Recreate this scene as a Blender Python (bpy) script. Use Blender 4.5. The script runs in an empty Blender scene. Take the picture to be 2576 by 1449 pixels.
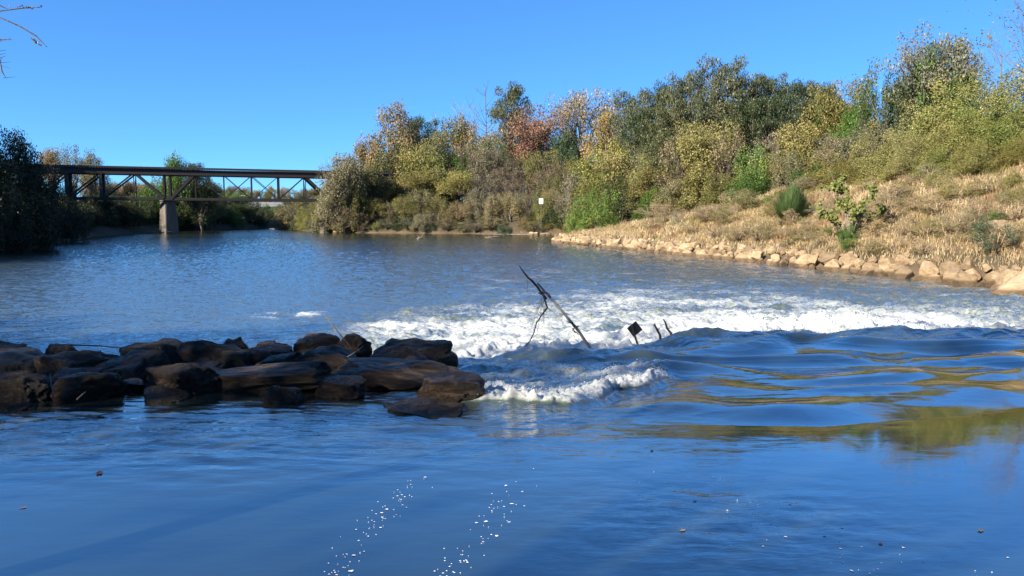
import bpy, bmesh, math, random
import numpy as np
from mathutils import Vector, noise as mnoise
random.seed(7)
rng = np.random.default_rng(7)
sc = bpy.context.scene
col = sc.collection
CAMZ = 2.3
F = 1874.0
PITCH = math.atan(174.5 / F)
FAR = -1.2            # level of the river below the weir

# ------------------------------------------------------------------ camera
cam = bpy.data.cameras.new("camera")
cam.sensor_width = 36.0
cam.lens = F / 2576.0 * 36.0
cam.clip_end = 6000
co = bpy.data.objects.new("camera", cam)
co.location = (0, 0, CAMZ)
co.rotation_euler = (math.pi / 2 - PITCH, 0, 0)
col.objects.link(co)
sc.camera = co

def ray(px, py):
    a, b = px - 1288.0, 724.5 - py
    c, s = math.cos(PITCH), math.sin(PITCH)
    return Vector((a, F * c + b * s, -F * s + b * c))
def at_y(px, py, Y):
    r = ray(px, py); k = Y / r.y
    return Vector((r.x * k, Y, CAMZ + r.z * k))
def at_z(px, py, z):
    r = ray(px, py); k = (z - CAMZ) / r.z
    return Vector((r.x * k, r.y * k, z))
def to_px(x, y, z=0.0):
    c, s = math.cos(PITCH), math.sin(PITCH)
    dz = z - CAMZ
    f = y * c - dz * s; u = y * s + dz * c
    return 1288 + x / f * F, 724.5 - u / f * F

# ------------------------------------------------------------------ light
SUN_AZ = math.radians(50)   # from straight behind the camera towards the left
SUN_EL = math.radians(29)
sdir = Vector((-math.sin(SUN_AZ) * math.cos(SUN_EL), -math.cos(SUN_AZ) * math.cos(SUN_EL), math.sin(SUN_EL)))
sl = bpy.data.lights.new("sun", 'SUN')
sl.energy = 5.0
sl.angle = math.radians(0.5)
sl.color = (1.0, 0.90, 0.76)
so = bpy.data.objects.new("sun", sl)
so.rotation_euler = sdir.to_track_quat('Z', 'Y').to_euler()
so.location = (-40, -40, 60)
col.objects.link(so)
w = bpy.data.worlds.new("World"); sc.world = w; w.use_nodes = True
nt = w.node_tree
sky = nt.nodes.new("ShaderNodeTexSky")
sky.sky_type = 'NISHITA'; sky.sun_disc = False
sky.sun_elevation = SUN_EL
sky.sun_rotation = math.atan2(sdir.x, sdir.y)
sky.air_density = 0.8; sky.dust_density = 0.0; sky.ozone_density = 6.0; sky.altitude = 1500
hs = nt.nodes.new("ShaderNodeHueSaturation")
hs.inputs['Saturation'].default_value = 1.1
hs.inputs['Hue'].default_value = 0.508
hs.inputs['Value'].default_value = 1.03
gam = nt.nodes.new('ShaderNodeGamma'); gam.inputs[1].default_value = 0.68
bg = nt.nodes["Background"]
nt.links.new(sky.outputs[0], gam.inputs[0]); nt.links.new(gam.outputs[0], hs.inputs['Color'])
mm = nt.nodes.new('ShaderNodeMix'); mm.data_type = 'RGBA'; mm.blend_type = 'MULTIPLY'; mm.inputs[0].default_value = 1.0; mm.inputs[7].default_value = (.38,.75,1,1)
nt.links.new(hs.outputs[0], mm.inputs[6]); nt.links.new(mm.outputs[2], bg.inputs[0])
bg.inputs[1].default_value = 0.15
sc.view_settings.view_transform = 'Standard'
sc.view_settings.look = 'None'
sc.view_settings.gamma = 1.0
sc.view_settings.exposure = 1.32
sc.cycles.max_bounces = 6
sc.cycles.diffuse_bounces = 2
sc.cycles.glossy_bounces = 3
sc.cycles.transmission_bounces = 3
sc.cycles.caustics_reflective = False
sc.cycles.caustics_refractive = False

# ------------------------------------------------------------------ noise
_perm = rng.permutation(256); _perm = np.concatenate([_perm, _perm, _perm])
_ang = rng.random(256) * 2 * np.pi
_gx, _gy = np.cos(_ang), np.sin(_ang)
def perlin(x, y, seed=0):
    x = np.asarray(x, float) + seed * 17.31; y = np.asarray(y, float) + seed * 9.77
    xi = np.floor(x).astype(int); yi = np.floor(y).astype(int)
    xf = x - xi; yf = y - yi; xi &= 255; yi &= 255
    u = xf**3 * (xf * (xf * 6 - 15) + 10); v = yf**3 * (yf * (yf * 6 - 15) + 10)
    def g(ix, iy, fx, fy):
        h = _perm[_perm[ix & 255] + (iy & 255)]
        return _gx[h] * fx + _gy[h] * fy
    a = g(xi, yi, xf, yf); b = g(xi + 1, yi, xf - 1, yf)
    c = g(xi, yi + 1, xf, yf - 1); d = g(xi + 1, yi + 1, xf - 1, yf - 1)
    return ((a + (b - a) * u) + ((c + (d - c) * u) - (a + (b - a) * u)) * v) * 1.5
def fbm(x, y, seed=0, o=4, gain=0.5):
    s = 0; a = 1.0; f = 1.0
    for i in range(o):
        s = s + a * perlin(x * f, y * f, seed + i * 3); a *= gain; f *= 2.03
    return s
def sstep(x, a=0.0, b=1.0):
    t = np.clip((x - a) / (b - a), 0, 1); return t * t * (3 - 2 * t)

# ------------------------------------------------------------------ tagging / meshes
def tag(o, label=None, cat=None, group=None, kind=None):
    if label: o["label"] = label
    if cat: o["category"] = cat
    if group: o["group"] = group
    if kind: o["kind"] = kind
    return o
def empty(name, loc=(0, 0, 0), rz=0.0):
    o = bpy.data.objects.new(name, None); o.location = loc; o.rotation_euler = (0, 0, rz)
    o.empty_display_size = 0.3
    col.objects.link(o); return o
def link(name, me, mat=None, parent=None, loc=None):
    o = bpy.data.objects.new(name, me)
    if mat is not None and not me.materials: me.materials.append(mat)
    if parent is not None: o.parent = parent
    if loc is not None: o.location = loc
    col.objects.link(o); return o
def np_mesh(name, V, Fc, smooth=False, attrs=None):
    """V (n,3); Fc (m,k) index array"""
    V = np.asarray(V, np.float32); Fc = np.asarray(Fc, np.int32)
    me = bpy.data.meshes.new(name)
    k = Fc.shape[1]
    me.vertices.add(len(V)); me.vertices.foreach_set("co", V.ravel())
    me.loops.add(Fc.size); me.loops.foreach_set("vertex_index", Fc.ravel())
    me.polygons.add(len(Fc))
    me.polygons.foreach_set("loop_start", np.arange(0, Fc.size, k, dtype=np.int32))
    me.polygons.foreach_set("loop_total", np.full(len(Fc), k, np.int32))
    if smooth: me.polygons.foreach_set("use_smooth", np.ones(len(Fc), bool))
    for an, (dom, typ, arr) in (attrs or {}).items():
        at = me.attributes.new(an, typ, dom)
        arr = np.asarray(arr, np.float32)
        at.data.foreach_set("value" if typ == 'FLOAT' else "color", arr.ravel())
    me.update(calc_edges=True); me.validate()
    return me
class MB:
    def __init__(s): s.v = []; s.f = []
    def quad(s, a, b, c, d):
        n = len(s.v); s.v += [tuple(a), tuple(b), tuple(c), tuple(d)]; s.f.append((n, n+1, n+2, n+3))
    def box(s, c, d, ax=None, taper=1.0):
        """centre, half-dims, axes (3 vectors)"""
        ax = ax or (Vector((1,0,0)), Vector((0,1,0)), Vector((0,0,1)))
        c = Vector(c); n = len(s.v)
        for k in (-1, 1):
            t = 1.0 if k < 0 else taper
            for i, j in ((-1,-1),(1,-1),(1,1),(-1,1)):
                s.v.append(tuple(c + ax[0]*d[0]*i*t + ax[1]*d[1]*j*t + ax[2]*d[2]*k))
        s.f += [(n,n+3,n+2,n+1),(n+4,n+5,n+6,n+7),(n,n+1,n+5,n+4),(n+1,n+2,n+6,n+5),(n+2,n+3,n+7,n+6),(n+3,n,n+4,n+7)]
    def bar(s, a, b, w, h, up=(0,0,1)):
        a = Vector(a); b = Vector(b); d = (b - a); L = d.length; d.normalize()
        side = d.cross(Vector(up))
        if side.length < 1e-4: side = Vector((1,0,0))
        side.normalize(); u = side.cross(d)
        s.box((a + b) / 2, (w/2, L/2, h/2), (side, d, u))
    def tube(s, pts, rad, n=6):
        pts = [Vector(p) for p in pts]; base = len(s.v); m = len(pts)
        for i, p in enumerate(pts):
            t = (pts[min(i+1, m-1)] - pts[max(i-1, 0)])
            t = t.normalized() if t.length > 0 else Vector((0,0,1))
            a = t.cross(Vector((0.31, 0.17, 0.93)))
            if a.length < 1e-3: a = t.cross(Vector((1,0,0)))
            a.normalize(); b = t.cross(a)
            r = rad[i] if hasattr(rad, '__len__') else rad
            for k in range(n):
                th = 2*math.pi*k/n
                s.v.append(tuple(p + (a*math.cos(th) + b*math.sin(th))*r))
        for i in range(m-1):
            for k in range(n):
                k2 = (k+1) % n
                s.f.append((base+i*n+k, base+i*n+k2, base+(i+1)*n+k2, base+(i+1)*n+k))
        s.f.append(tuple(base+k for k in range(n))[::-1])
        s.f.append(tuple(base+(m-1)*n+k for k in range(n)))
    def mesh(s, name, smooth=False):
        me = bpy.data.meshes.new(name); me.from_pydata(s.v, [], s.f); me.update()
        if smooth: me.polygons.foreach_set("use_smooth", [True]*len(me.polygons))
        return me
    def build(s, name, mat, parent=None, smooth=False):
        return link(name, s.mesh(name, smooth), mat, parent)

# ------------------------------------------------------------------ materials
def newmat(name):
    m = bpy.data.materials.new(name); m.use_nodes = True
    n = m.node_tree.nodes; l = m.node_tree.links
    return m, n, l, n["Principled BSDF"]
def N(n, typ, **kw):
    x = n.new(typ)
    for k, v in kw.items():
        if k in x.inputs: x.inputs[k].default_value = v
        else: setattr(x, k, v)
    return x
def ramp(n, stops, interp='LINEAR'):
    r = n.new("ShaderNodeValToRGB"); e = r.color_ramp.elements; r.color_ramp.interpolation = interp
    while len(e) < len(stops): e.new(0.5)
    for i, (p, c) in enumerate(stops):
        e[i].position = p; e[i].color = (*c, 1) if len(c) == 3 else c
    return r
def noisy(name, c1, c2, scale=3.0, rough=0.85, bump=0.3, detail=8, stretch=(1,1,1), c3=None):
    m, n, l, b = newmat(name)
    tc = N(n, "ShaderNodeTexCoord"); mp = N(n, "ShaderNodeMapping"); mp.inputs['Scale'].default_value = stretch
    l.new(tc.outputs['Object'], mp.inputs[0])
    t = N(n, "ShaderNodeTexNoise", Scale=scale, Detail=detail, Roughness=0.65); l.new(mp.outputs[0], t.inputs[0])
    st = [(0.3, c1), (0.7, c2)] if c3 is None else [(0.28, c1), (0.5, c2), (0.72, c3)]
    r = ramp(n, st); l.new(t.outputs[0], r.inputs[0]); l.new(r.outputs[0], b.inputs['Base Color'])
    b.inputs['Roughness'].default_value = rough
    t2 = N(n, "ShaderNodeTexNoise", Scale=scale*4, Detail=6, Roughness=0.7); l.new(mp.outputs[0], t2.inputs[0])
    bp = N(n, "ShaderNodeBump", Strength=bump, Distance=0.05); l.new(t2.outputs[0], bp.inputs['Height'])
    l.new(bp.outputs[0], b.inputs['Normal'])
    return m
M_bark = noisy("bark", (0.07,0.05,0.035), (0.2,0.16,0.12), 4, 0.9, 0.5)
M_twig = noisy("grey_bark", (0.09,0.07,0.05), (0.19,0.155,0.12), 4, 0.9, 0.4)
M_straw = noisy("straw_stem", (0.24,0.17,0.10), (0.42,0.32,0.20), 4, 0.9, 0.2)
M_paleb = noisy("pale_bark", (0.16,0.135,0.10), (0.32,0.28,0.22), 4, 0.9, 0.4)
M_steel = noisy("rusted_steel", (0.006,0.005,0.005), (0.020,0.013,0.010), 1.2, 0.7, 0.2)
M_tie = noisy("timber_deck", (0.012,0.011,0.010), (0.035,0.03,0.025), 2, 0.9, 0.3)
M_conc = noisy("pier_concrete", (0.05,0.042,0.034), (0.17,0.145,0.115), 0.5, 0.9, 0.3, c3=(0.10,0.085,0.07), stretch=(1,1,.35))  # colour lowered to stand in for tree shade on the pier
M_pale = noisy("pale_concrete", (0.45,0.43,0.4), (0.6,0.57,0.52), 0.5, 0.9, 0.1)
M_drift = noisy("driftwood", (0.1,0.08,0.06), (0.34,0.28,0.22), 9, 0.85, 0.4)
M_darkwood = noisy("wet_wood", (0.008,0.006,0.005), (0.04,0.03,0.022), 12, 0.5, 0.5)
M_signw = noisy("sign_white", (0.8,0.8,0.8), (0.85,0.85,0.84), 3, 0.4, 0.0)
M_signb = noisy("sign_back", (0.008,0.009,0.01), (0.025,0.025,0.027), 6, 0.45, 0.1)
M_post = noisy("metal_post", (0.1,0.1,0.1), (0.2,0.19,0.18), 6, 0.5, 0.1)
M_galv = noisy("grey_pole", (0.12,0.11,0.10), (0.40,0.37,0.33), 14, 0.5, 0.3)
M_red = noisy("red_leaf", (0.25,0.05,0.02), (0.5,0.16,0.06), 40, 0.6, 0.1)

def leaf_material():
    m, n, l, b = newmat("foliage")
    oi = N(n, "ShaderNodeObjectInfo"); at = N(n, "ShaderNodeAttribute", attribute_name="tint")
    hsn = N(n, "ShaderNodeHueSaturation")
    l.new(oi.outputs['Color'], hsn.inputs['Color'])
    mr = N(n, "ShaderNodeMapRange"); l.new(at.outputs['Fac'], mr.inputs[0])
    mr.inputs[3].default_value = 0.487; mr.inputs[4].default_value = 0.530
    l.new(mr.outputs[0], hsn.inputs['Hue'])
    mv = N(n, "ShaderNodeMapRange"); l.new(at.outputs['Fac'], mv.inputs[0])
    mv.inputs[3].default_value = 1.32; mv.inputs[4].default_value = 0.68
    l.new(mv.outputs[0], hsn.inputs['Value'])
    d = N(n, "ShaderNodeBsdfDiffuse"); t = N(n, "ShaderNodeBsdfTranslucent"); g = N(n, "ShaderNodeBsdfGlossy", Roughness=0.45)
    for s in (d, t): l.new(hsn.outputs[0], s.inputs[0])
    g.inputs[0].default_value = (1,1,1,1)
    mx = N(n, "ShaderNodeMixShader"); mx.inputs[0].default_value = 0.28
    l.new(d.outputs[0], mx.inputs[1]); l.new(t.outputs[0], mx.inputs[2])
    m2 = N(n, "ShaderNodeMixShader"); m2.inputs[0].default_value = 0.02
    l.new(mx.outputs[0], m2.inputs[1]); l.new(g.outputs[0], m2.inputs[2])
    l.new(m2.outputs[0], n["Material Output"].inputs[0])
    return m
M_leaf = leaf_material()
def grass_material():
    m, n, l, b = newmat("dry_grass")
    at = N(n, "ShaderNodeAttribute", attribute_name="gcol")
    d = N(n, "ShaderNodeBsdfDiffuse"); t = N(n, "ShaderNodeBsdfTranslucent")
    l.new(at.outputs['Color'], d.inputs[0]); l.new(at.outputs['Color'], t.inputs[0])
    mx = N(n, "ShaderNodeMixShader"); mx.inputs[0].default_value = 0.3
    l.new(d.outputs[0], mx.inputs[1]); l.new(t.outputs[0], mx.inputs[2]); l.new(mx.outputs[0], n["Material Output"].inputs[0])
    return m
M_grass = grass_material()

def rock_material(name, c1, c2, c3, wetz=None, scale=1.6):
    m, n, l, b = newmat(name)
    tc = N(n, "ShaderNodeTexCoord"); geo = N(n, "ShaderNodeNewGeometry"); oi = N(n, "ShaderNodeObjectInfo")
    add = N(n, "ShaderNodeVectorMath", operation='ADD'); l.new(tc.outputs['Object'], add.inputs[0]); l.new(oi.outputs['Random'], add.inputs[1])
    mp = N(n, "ShaderNodeMapping"); mp.inputs['Scale'].default_value = (1, 1, 1.7); l.new(add.outputs[0], mp.inputs[0])
    t = N(n, "ShaderNodeTexNoise", Scale=scale, Detail=10, Roughness=0.7, Distortion=0.6); l.new(mp.outputs[0], t.inputs[0])
    r = ramp(n, [(0.3, c1), (0.5, c2), (0.7, c3)]); l.new(t.outputs[0], r.inputs[0])
    hv = N(n, "ShaderNodeHueSaturation"); l.new(r.outputs[0], hv.inputs['Color'])
    mr = N(n, "ShaderNodeMapRange"); l.new(oi.outputs['Random'], mr.inputs[0]); mr.inputs[3].default_value = 0.6; mr.inputs[4].default_value = 1.25
    l.new(mr.outputs[0], hv.inputs['Value'])
    t3 = N(n, "ShaderNodeTexNoise", Scale=scale*9, Detail=8, Roughness=0.75); l.new(mp.outputs[0], t3.inputs[0])
    bp = N(n, "ShaderNodeBump", Strength=1.0, Distance=0.10); l.new(t3.outputs[0], bp.inputs['Height']); l.new(bp.outputs[0], b.inputs['Normal'])
    if wetz is not None:
        sp = N(n, "ShaderNodeSeparateXYZ"); l.new(geo.outputs['Position'], sp.inputs[0])
        wz = N(n, "ShaderNodeMapRange"); wz.inputs[1].default_value = wetz; wz.inputs[2].default_value = wetz + 0.12
        ad = N(n, "ShaderNodeMath", operation='MULTIPLY_ADD'); l.new(t.outputs[0], ad.inputs[0]); ad.inputs[1].default_value = -0.3; l.new(sp.outputs[2], ad.inputs[2])
        l.new(ad.outputs[0], wz.inputs[0])
        mc = N(n, "ShaderNodeMix", data_type='RGBA', blend_type='MULTIPLY'); mc.inputs[0].default_value = 1.0
        wr = ramp(n, [(0.0, (0.42,0.40,0.38)), (1.0, (1,1,1))]); l.new(wz.outputs[0], wr.inputs[0])
        l.new(hv.outputs[0], mc.inputs[6]); l.new(wr.outputs[0], mc.inputs[7]); l.new(mc.outputs[2], b.inputs['Base Color'])
        rr = N(n, "ShaderNodeMapRange"); l.new(wz.outputs[0], rr.inputs[0]); rr.inputs[3].default_value = 0.38; rr.inputs[4].default_value = 0.9; b.inputs['Specular IOR Level'].default_value = 0.22
        l.new(rr.outputs[0], b.inputs['Roughness'])
    else:
        l.new(hv.outputs[0], b.inputs['Base Color']); b.inputs['Roughness'].default_value = 0.9
    b.inputs['Specular IOR Level'].default_value = 0.25
    return m
M_rip = rock_material("tan_rock", (0.20,0.130,0.072), (0.42,0.30,0.175), (0.58,0.45,0.285), wetz=FAR+0.08)
M_frock = rock_material("dark_rock", (0.022,0.016,0.011), (0.088,0.064,0.043), (0.40,0.29,0.19), wetz=0.08)
M_grayrock = rock_material("gray_rock", (0.035,0.032,0.026), (0.085,0.078,0.062), (0.17,0.15,0.12), wetz=0.05)

# ------------------------------------------------------------------ terrain
#  x, y, h1, w1, slope, dmax
POLY = [(-75,1,2.2,3,.12,30),(-30,1.5,2.0,3,.12,30),(0,2.2,1.75,3,.10,30),(15,1.5,2.2,3,.2,30),(27,0,2.4,3,.3,25),(27,15,2.0,2,.33,25),
 (26,28,.75,2.8,.33,25),(24,35,.75,2.8,.40,25),(23.6,39.7,.75,2.8,.40,25),(22.3,46,.75,2.8,.40,25),(20.4,54,.75,2.8,.40,25),
 (17.9,65.6,.75,2.8,.33,25),(13.6,82,.75,2.8,.30,20),(9,100,.8,1.5,.22,18),(6,115,.8,1.5,.15,16),(6.5,119,.8,2,.15,16),(12,128,.8,2,.2,20),
 (14,145,1,3,.2,30),(13,158,2,4,.22,34),(9,164,2,4,.22,34),(-8,172,1.8,5,.22,34),(-27,177,1.8,5,.22,32),(-44,184,1.8,4,.22,25),
 (-58,205,1.5,4,.2,18),(-68,234,1.5,4,.15,14),(-62,252,1.5,4,.15,14),(-40,268,1.5,4,.15,14),(0,285,2,4,.15,14),(60,300,2,4,.15,20),
 (60,340,2,4,.12,40),(0,325,2,4,.12,40),(-50,305,2,4,.12,40),(-89,288,2,4,.12,40),(-97,218,1.5,5,.15,50),(-90,180,1.3,6,.2,60),
 (-78,140,1.2,6,.2,60),(-65,110,1.0,6,.25,60),(-52,75,1.0,6,.25,50),(-50,50,1.2,6,.25,50),(-54,20,1.5,5,.25,50)]
PA = np.array(POLY, float)
def shore(x, y):
    x = np.asarray(x, float); y = np.asarray(y, float)
    A = PA[:, :2]; B = np.roll(A, -1, 0)
    dmin = np.full(x.shape, 1e9); inside = np.zeros(x.shape, bool)
    for (ax, ay), (bx, by) in zip(A, B):
        ex, ey = bx - ax, by - ay
        t = np.clip(((x-ax)*ex + (y-ay)*ey) / (ex*ex + ey*ey), 0, 1)
        d = np.hypot(x - ax - t*ex, y - ay - t*ey); dmin = np.minimum(dmin, d)
        c = ((ay > y) != (by > y)) & (x < (bx-ax)*(y-ay)/(by-ay+1e-12) + ax)
        inside ^= c
    return np.where(inside, -dmin, dmin)
def ground(x, y):
    x = np.asarray(x, float); y = np.asarray(y, float)
    d = shore(x, y)
    W = 0; P = [0,0,0,0]
    for r in PA:
        wgt = 1.0 / (((x-r[0])**2 + (y-r[1])**2)**1.6 + 1e-3); W = W + wgt
        for i in range(4): P[i] = P[i] + wgt * r[2+i]
    h1, w1, s, dm = [p / W for p in P]
    dp = np.maximum(d, 0)
    z = -1.5 + h1*sstep(dp/w1) + s*np.minimum(dp, dm) + 0.04*np.clip(dp-dm, 0, 150)
    z = z + sstep(dp, 2, 20) * fbm(x*0.06, y*0.06, 3, 3) * 1.2 + sstep(dp, 0.3, 3) * fbm(x*0.5, y*0.5, 5, 3) * 0.18
    z = z + sstep(np.hypot(x, y), 420, 900) * 9
    z = np.where(d < 0, -1.5 - 1.6*sstep(-d/4), z)
    return z
def gz(x, y): return float(ground(np.array([x]), np.array([y]))[0])

def axis(segs):
    out = []
    for a, b, n in segs: out += list(np.linspace(a, b, n, endpoint=False))
    out.append(segs[-1][1]); return np.array(out)
gx_ = axis([(-3000,-400,16),(-400,-130,45),(-130,80,260),(80,300,50),(300,3000,16)])
gy_ = axis([(-600,-40,14),(-40,120,240),(120,340,160),(340,600,30),(600,4000,18)])
GX, GY = np.meshgrid(gx_, gy_)
GZ = ground(GX, GY)
GD = shore(GX, GY)
DRY = (sstep(GD, 2.2, 3.6) * sstep(GX, 2, 5) * (1 - sstep(GD, 22, 30)) * sstep(GY, 5, 20) * (1 - sstep(GY, 122, 128)))  # starts behind the bank rocks, so earth between them is painted dark as shade
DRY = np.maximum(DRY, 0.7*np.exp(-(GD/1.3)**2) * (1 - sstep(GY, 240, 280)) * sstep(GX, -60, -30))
nx, ny = len(gx_), len(gy_)
ii = np.arange(nx*ny).reshape(ny, nx)
Q = np.stack([ii[:-1,:-1], ii[:-1,1:], ii[1:,1:], ii[1:,:-1]], -1).reshape(-1, 4)
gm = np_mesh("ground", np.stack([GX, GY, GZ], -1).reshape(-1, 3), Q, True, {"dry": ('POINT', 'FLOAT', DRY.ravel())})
m, n, l, b = newmat("earth")
tc = N(n, "ShaderNodeTexCoord")
t = N(n, "ShaderNodeTexNoise", Scale=0.35, Detail=10, Roughness=0.7); l.new(tc.outputs['Object'], t.inputs[0])
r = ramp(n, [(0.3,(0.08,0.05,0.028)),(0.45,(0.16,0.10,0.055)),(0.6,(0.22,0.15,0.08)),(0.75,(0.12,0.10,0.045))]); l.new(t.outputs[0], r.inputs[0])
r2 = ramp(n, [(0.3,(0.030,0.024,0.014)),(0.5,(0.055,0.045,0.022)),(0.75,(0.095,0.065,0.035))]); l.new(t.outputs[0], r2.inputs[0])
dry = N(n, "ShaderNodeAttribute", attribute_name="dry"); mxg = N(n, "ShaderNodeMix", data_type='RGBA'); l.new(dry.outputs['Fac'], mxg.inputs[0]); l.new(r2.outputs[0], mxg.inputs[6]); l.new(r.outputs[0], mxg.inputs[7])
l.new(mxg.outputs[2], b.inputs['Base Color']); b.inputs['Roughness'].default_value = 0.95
t2 = N(n, "ShaderNodeTexNoise", Scale=4, Detail=8); l.new(tc.outputs['Object'], t2.inputs[0])
bp = N(n, "ShaderNodeBump", Strength=0.6, Distance=0.2); l.new(t2.outputs[0], bp.inputs['Height']); l.new(bp.outputs[0], b.inputs['Normal'])
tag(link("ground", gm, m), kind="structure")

# ------------------------------------------------------------------ river
LX  = [-80,-14,-6,-3.2,-1.8,-0.5,0.3,2.0,3.6,5.4,7.5,12,30]
LIP = [ 9.6,9.6,9.6,9.5,9.0,8.75,8.7,8.55,8.45,8.9,9.7,10.6,12]
CX  = [-80,-14,-6,-3.2,-1.8,-1,1.8,3,4.5,12,30]
CRE = [11.0,11,11,11.6,13.5,14.4,14.9,16.4,17.3,17.6,18]
def lip(x): return np.interp(x, LX, LIP)
def crest(x): return np.interp(x, CX, CRE) + 0.35*perlin(x*0.45, x*0+2.2, 4)
def gblob(x, y, cx, cy, sx, sy, a=0.0):
    c, s = math.cos(a), math.sin(a)
    u = (x-cx)*c + (y-cy)*s; v = -(x-cx)*s + (y-cy)*c
    return np.exp(-(u/sx)**2 - (v/sy)**2)
def river(x, y):
    """height, foam, chop of the water surface"""
    d1 = y - lip(x); d2 = y - crest(x)
    right = sstep(x, -2.6, -0.6)
    L = -0.20*sstep(d1/3.0) - 0.10*np.exp(np.minimum(d1, 0)/1.25)*(0.25+0.75*right) * (1 - sstep(d1, 0.0, 2.5))
    L = L - 0.18*sstep(d1, 1.5, 6.0)*right
    rest = FAR - (-0.20 - 0.18*right)
    L = L + rest*sstep(d2/1.5)
    # long smooth waves between the two drops
    wx = x + 0.7*perlin(x*0.3, y*0.3, 8); wy = y + 0.9*perlin(x*0.22, y*0.45, 9) - 0.12*x
    rap = sstep(d1, -0.3, 1.6) * (1 - sstep(d2, -0.2, 0.9)) * right
    ph = 3.4*perlin(x*0.22, y*0.12, 11)
    m1 = sstep(perlin(x*0.30, y*0.16, 17), -0.35, 0.45)
    b1 = np.sin((wy*0.97 + 0.30*x)*2*np.pi/2.05 + ph); b2 = np.sin((wy*0.95 - 0.38*x)*2*np.pi/1.75 - ph*1.3 + 1.0)
    big = b1*m1 + b2*(1-m1)
    big = np.where(big > 0, np.abs(big)**1.5, -np.abs(big)**0.8*0.75)
    amp = 0.062 + 0.040*sstep(d2, -5.5, -0.8) + 0.02*sstep(x, 1, 5)
    h = L + rap*amp*big*(0.45 + 0.75*np.abs(perlin(wx*0.28, wy*0.2, 12))*2)
    h = h + rap*0.075*perlin(wx*0.55, wy*0.85, 13)
    h = h + rap*sstep(d2, -2.6, -0.4)*0.12*(perlin(wx*0.9, wy*1.5, 14)+0.3)
    h = h + rap*sstep(d2, -2.2, 0.3)*0.06*fbm(x*2.2, y*3.0, 15, 4) + rap*0.0035*fbm(x*2.5, y*3.5, 16, 3)*np.clip(0.5+perlin(x*.4, y*.4, 18)*2, 0, 1)
    # hump just under the near lip
    h = h + right*0.05*np.exp(-((d1-0.9)/0.5)**2)*(0.6+perlin(x*0.5, y*0.1, 6))
    # choppy shallow water between rocks and first foam
    chl = gblob(x, y, -0.1, 12.2, 2.0, 3.0)
    h = h + chl*0.07*fbm(x*1.6, y*2.2, 21, 4) - chl*0.12
    # first foam tongue
    f1 = np.exp(-((d1-0.95-0.25*perlin(x*1.2,y*0,31))/0.42)**2) * sstep(x, -0.9, -0.5) * (1 - sstep(x, 1.0, 2.1))
    ax_ = x - (0.2 + (y-9.2)*0.42)
    f1b = np.exp(-((ax_-0.75)/0.65)**2) * sstep(y, 9.3, 9.9) * (1 - sstep(y, 11.6, 13.3))
    f1c = 0.55*gblob(x, y, 0.55, 12.9, 1.5, 0.9) + 0.5*gblob(x, y, -0.5, 10.4, 0.9, 0.5)
    yf = np.interp(x, [-3,-.9,-.6,.06,.78,1.26,1.58,2.07,2.56,3.4], [9.4,9.6,9.75,9.6,9.56,10.2,10.9,11.0,11.95,12.6]) + 0.10*perlin(x*2.3, y*0.6, 35) + 0.05*perlin(x*6, y*2, 36)
    df = y - yf; lat = sstep(x, -1.0, -0.55)*(1 - sstep(x, 2.2, 2.9))
    f1 = sstep(df, -0.04, 0.08)*(1 - 0.6*sstep(df, 0.35, 1.3))*(1 - sstep(df, 1.0, 3.4))*lat
    f1 = np.clip(1.3*f1*(0.85+0.8*fbm(x*1.1, y*1.3, 37, 4)) + f1c*0.9, 0, 1.25)
    h = h + 0.09*lat*np.exp(-((df-0.22)/0.28)**2) - 0.05*lat*np.exp(-((df+0.25)/0.25)**2)
    h = h + f1*(0.02 + 0.11*np.abs(fbm(x*2.6, y*2.8, 33, 5, 0.62)))
    # boil under the main drop
    boil = sstep(d2, 0.5, 1.5) * (1 - sstep(d2, 3.2, 6.5)) * sstep(x, -3.2, -1.0) * (1 - 0.45*sstep(x, 9, 14))
    lump = np.clip(0.5 + 1.2*perlin(x*0.42, y*0.25, 41), 0, 1.3)
    h = h + boil*(0.42*lump + 0.34*np.abs(fbm(x*1.0, y*1.2, 42, 4, 0.55)) + 0.08)
    tail_len = 23 + 5*perlin(x*0.12, x*0, 44)
    fx = sstep(x - 0.0*(y), -3.8, -1.5) * (1 - sstep(x - 0.12*(y-20), 12, 22))
    tail = sstep(d2, 0.7, 1.8) * (1 - 0.40*sstep(d2, 2.5, 10)) * (1 - sstep(d2, 7, tail_len+7*sstep(x, -2, 7)*(1-sstep(x, 9, 17)))) * (1.0 + 0.75*fbm(x*0.24, y*0.42, 46, 4))
    edge = sstep(x + 0.8*perlin(y*0.3, x*0.2, 47), -6.8, -3.6)
    f2 = tail*edge*(1 - sstep(x, 11, 26)*0.6)
    f2 = np.clip(f2*1.08, 0, 1)
    f2 = np.maximum(f2, boil*1.15)
    far = sstep(d2, 1.0, 3.0)
    h = h + far*(1-sstep(d2, 8, 30))*0.17*fbm(x*0.8, y*1.1, 45, 6, 0.6)*edge
    # small lone breaker
    f3 = gblob(x, y, -7.9, 26.8, 1.25, 1.0, 0.1)*np.clip(0.55+0.9*fbm(x*0.9, y*1.6, 48, 4), 0, 1.1)
    h = h + f3*0.12
    # little foam licks on the rapids
    f4 = rap*sstep(d2, -2.8, -0.3)*np.clip(fbm(wx*1.6, wy*3.2, 51, 4)*1.3-0.45, 0, 0.8)
    # white water by the far outfall
    f5 = 0.9*gblob(x, y, 0.0, 166.5, 12.0, 1.6, -0.42) * sstep(x, -12, -6)
    # flecked water between
    f6 = (0.16+0.24*fbm(x*0.5, y*0.35, 49, 4))*far*(1 - sstep(y, 40, 85))*sstep(x + 0.05*y, -6, 2)
    foam = np.maximum.reduce([f1, f2, f3, f4, f5, f6])
    # ripples
    lower = sstep(d2, 0.5, 2.5)
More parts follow.
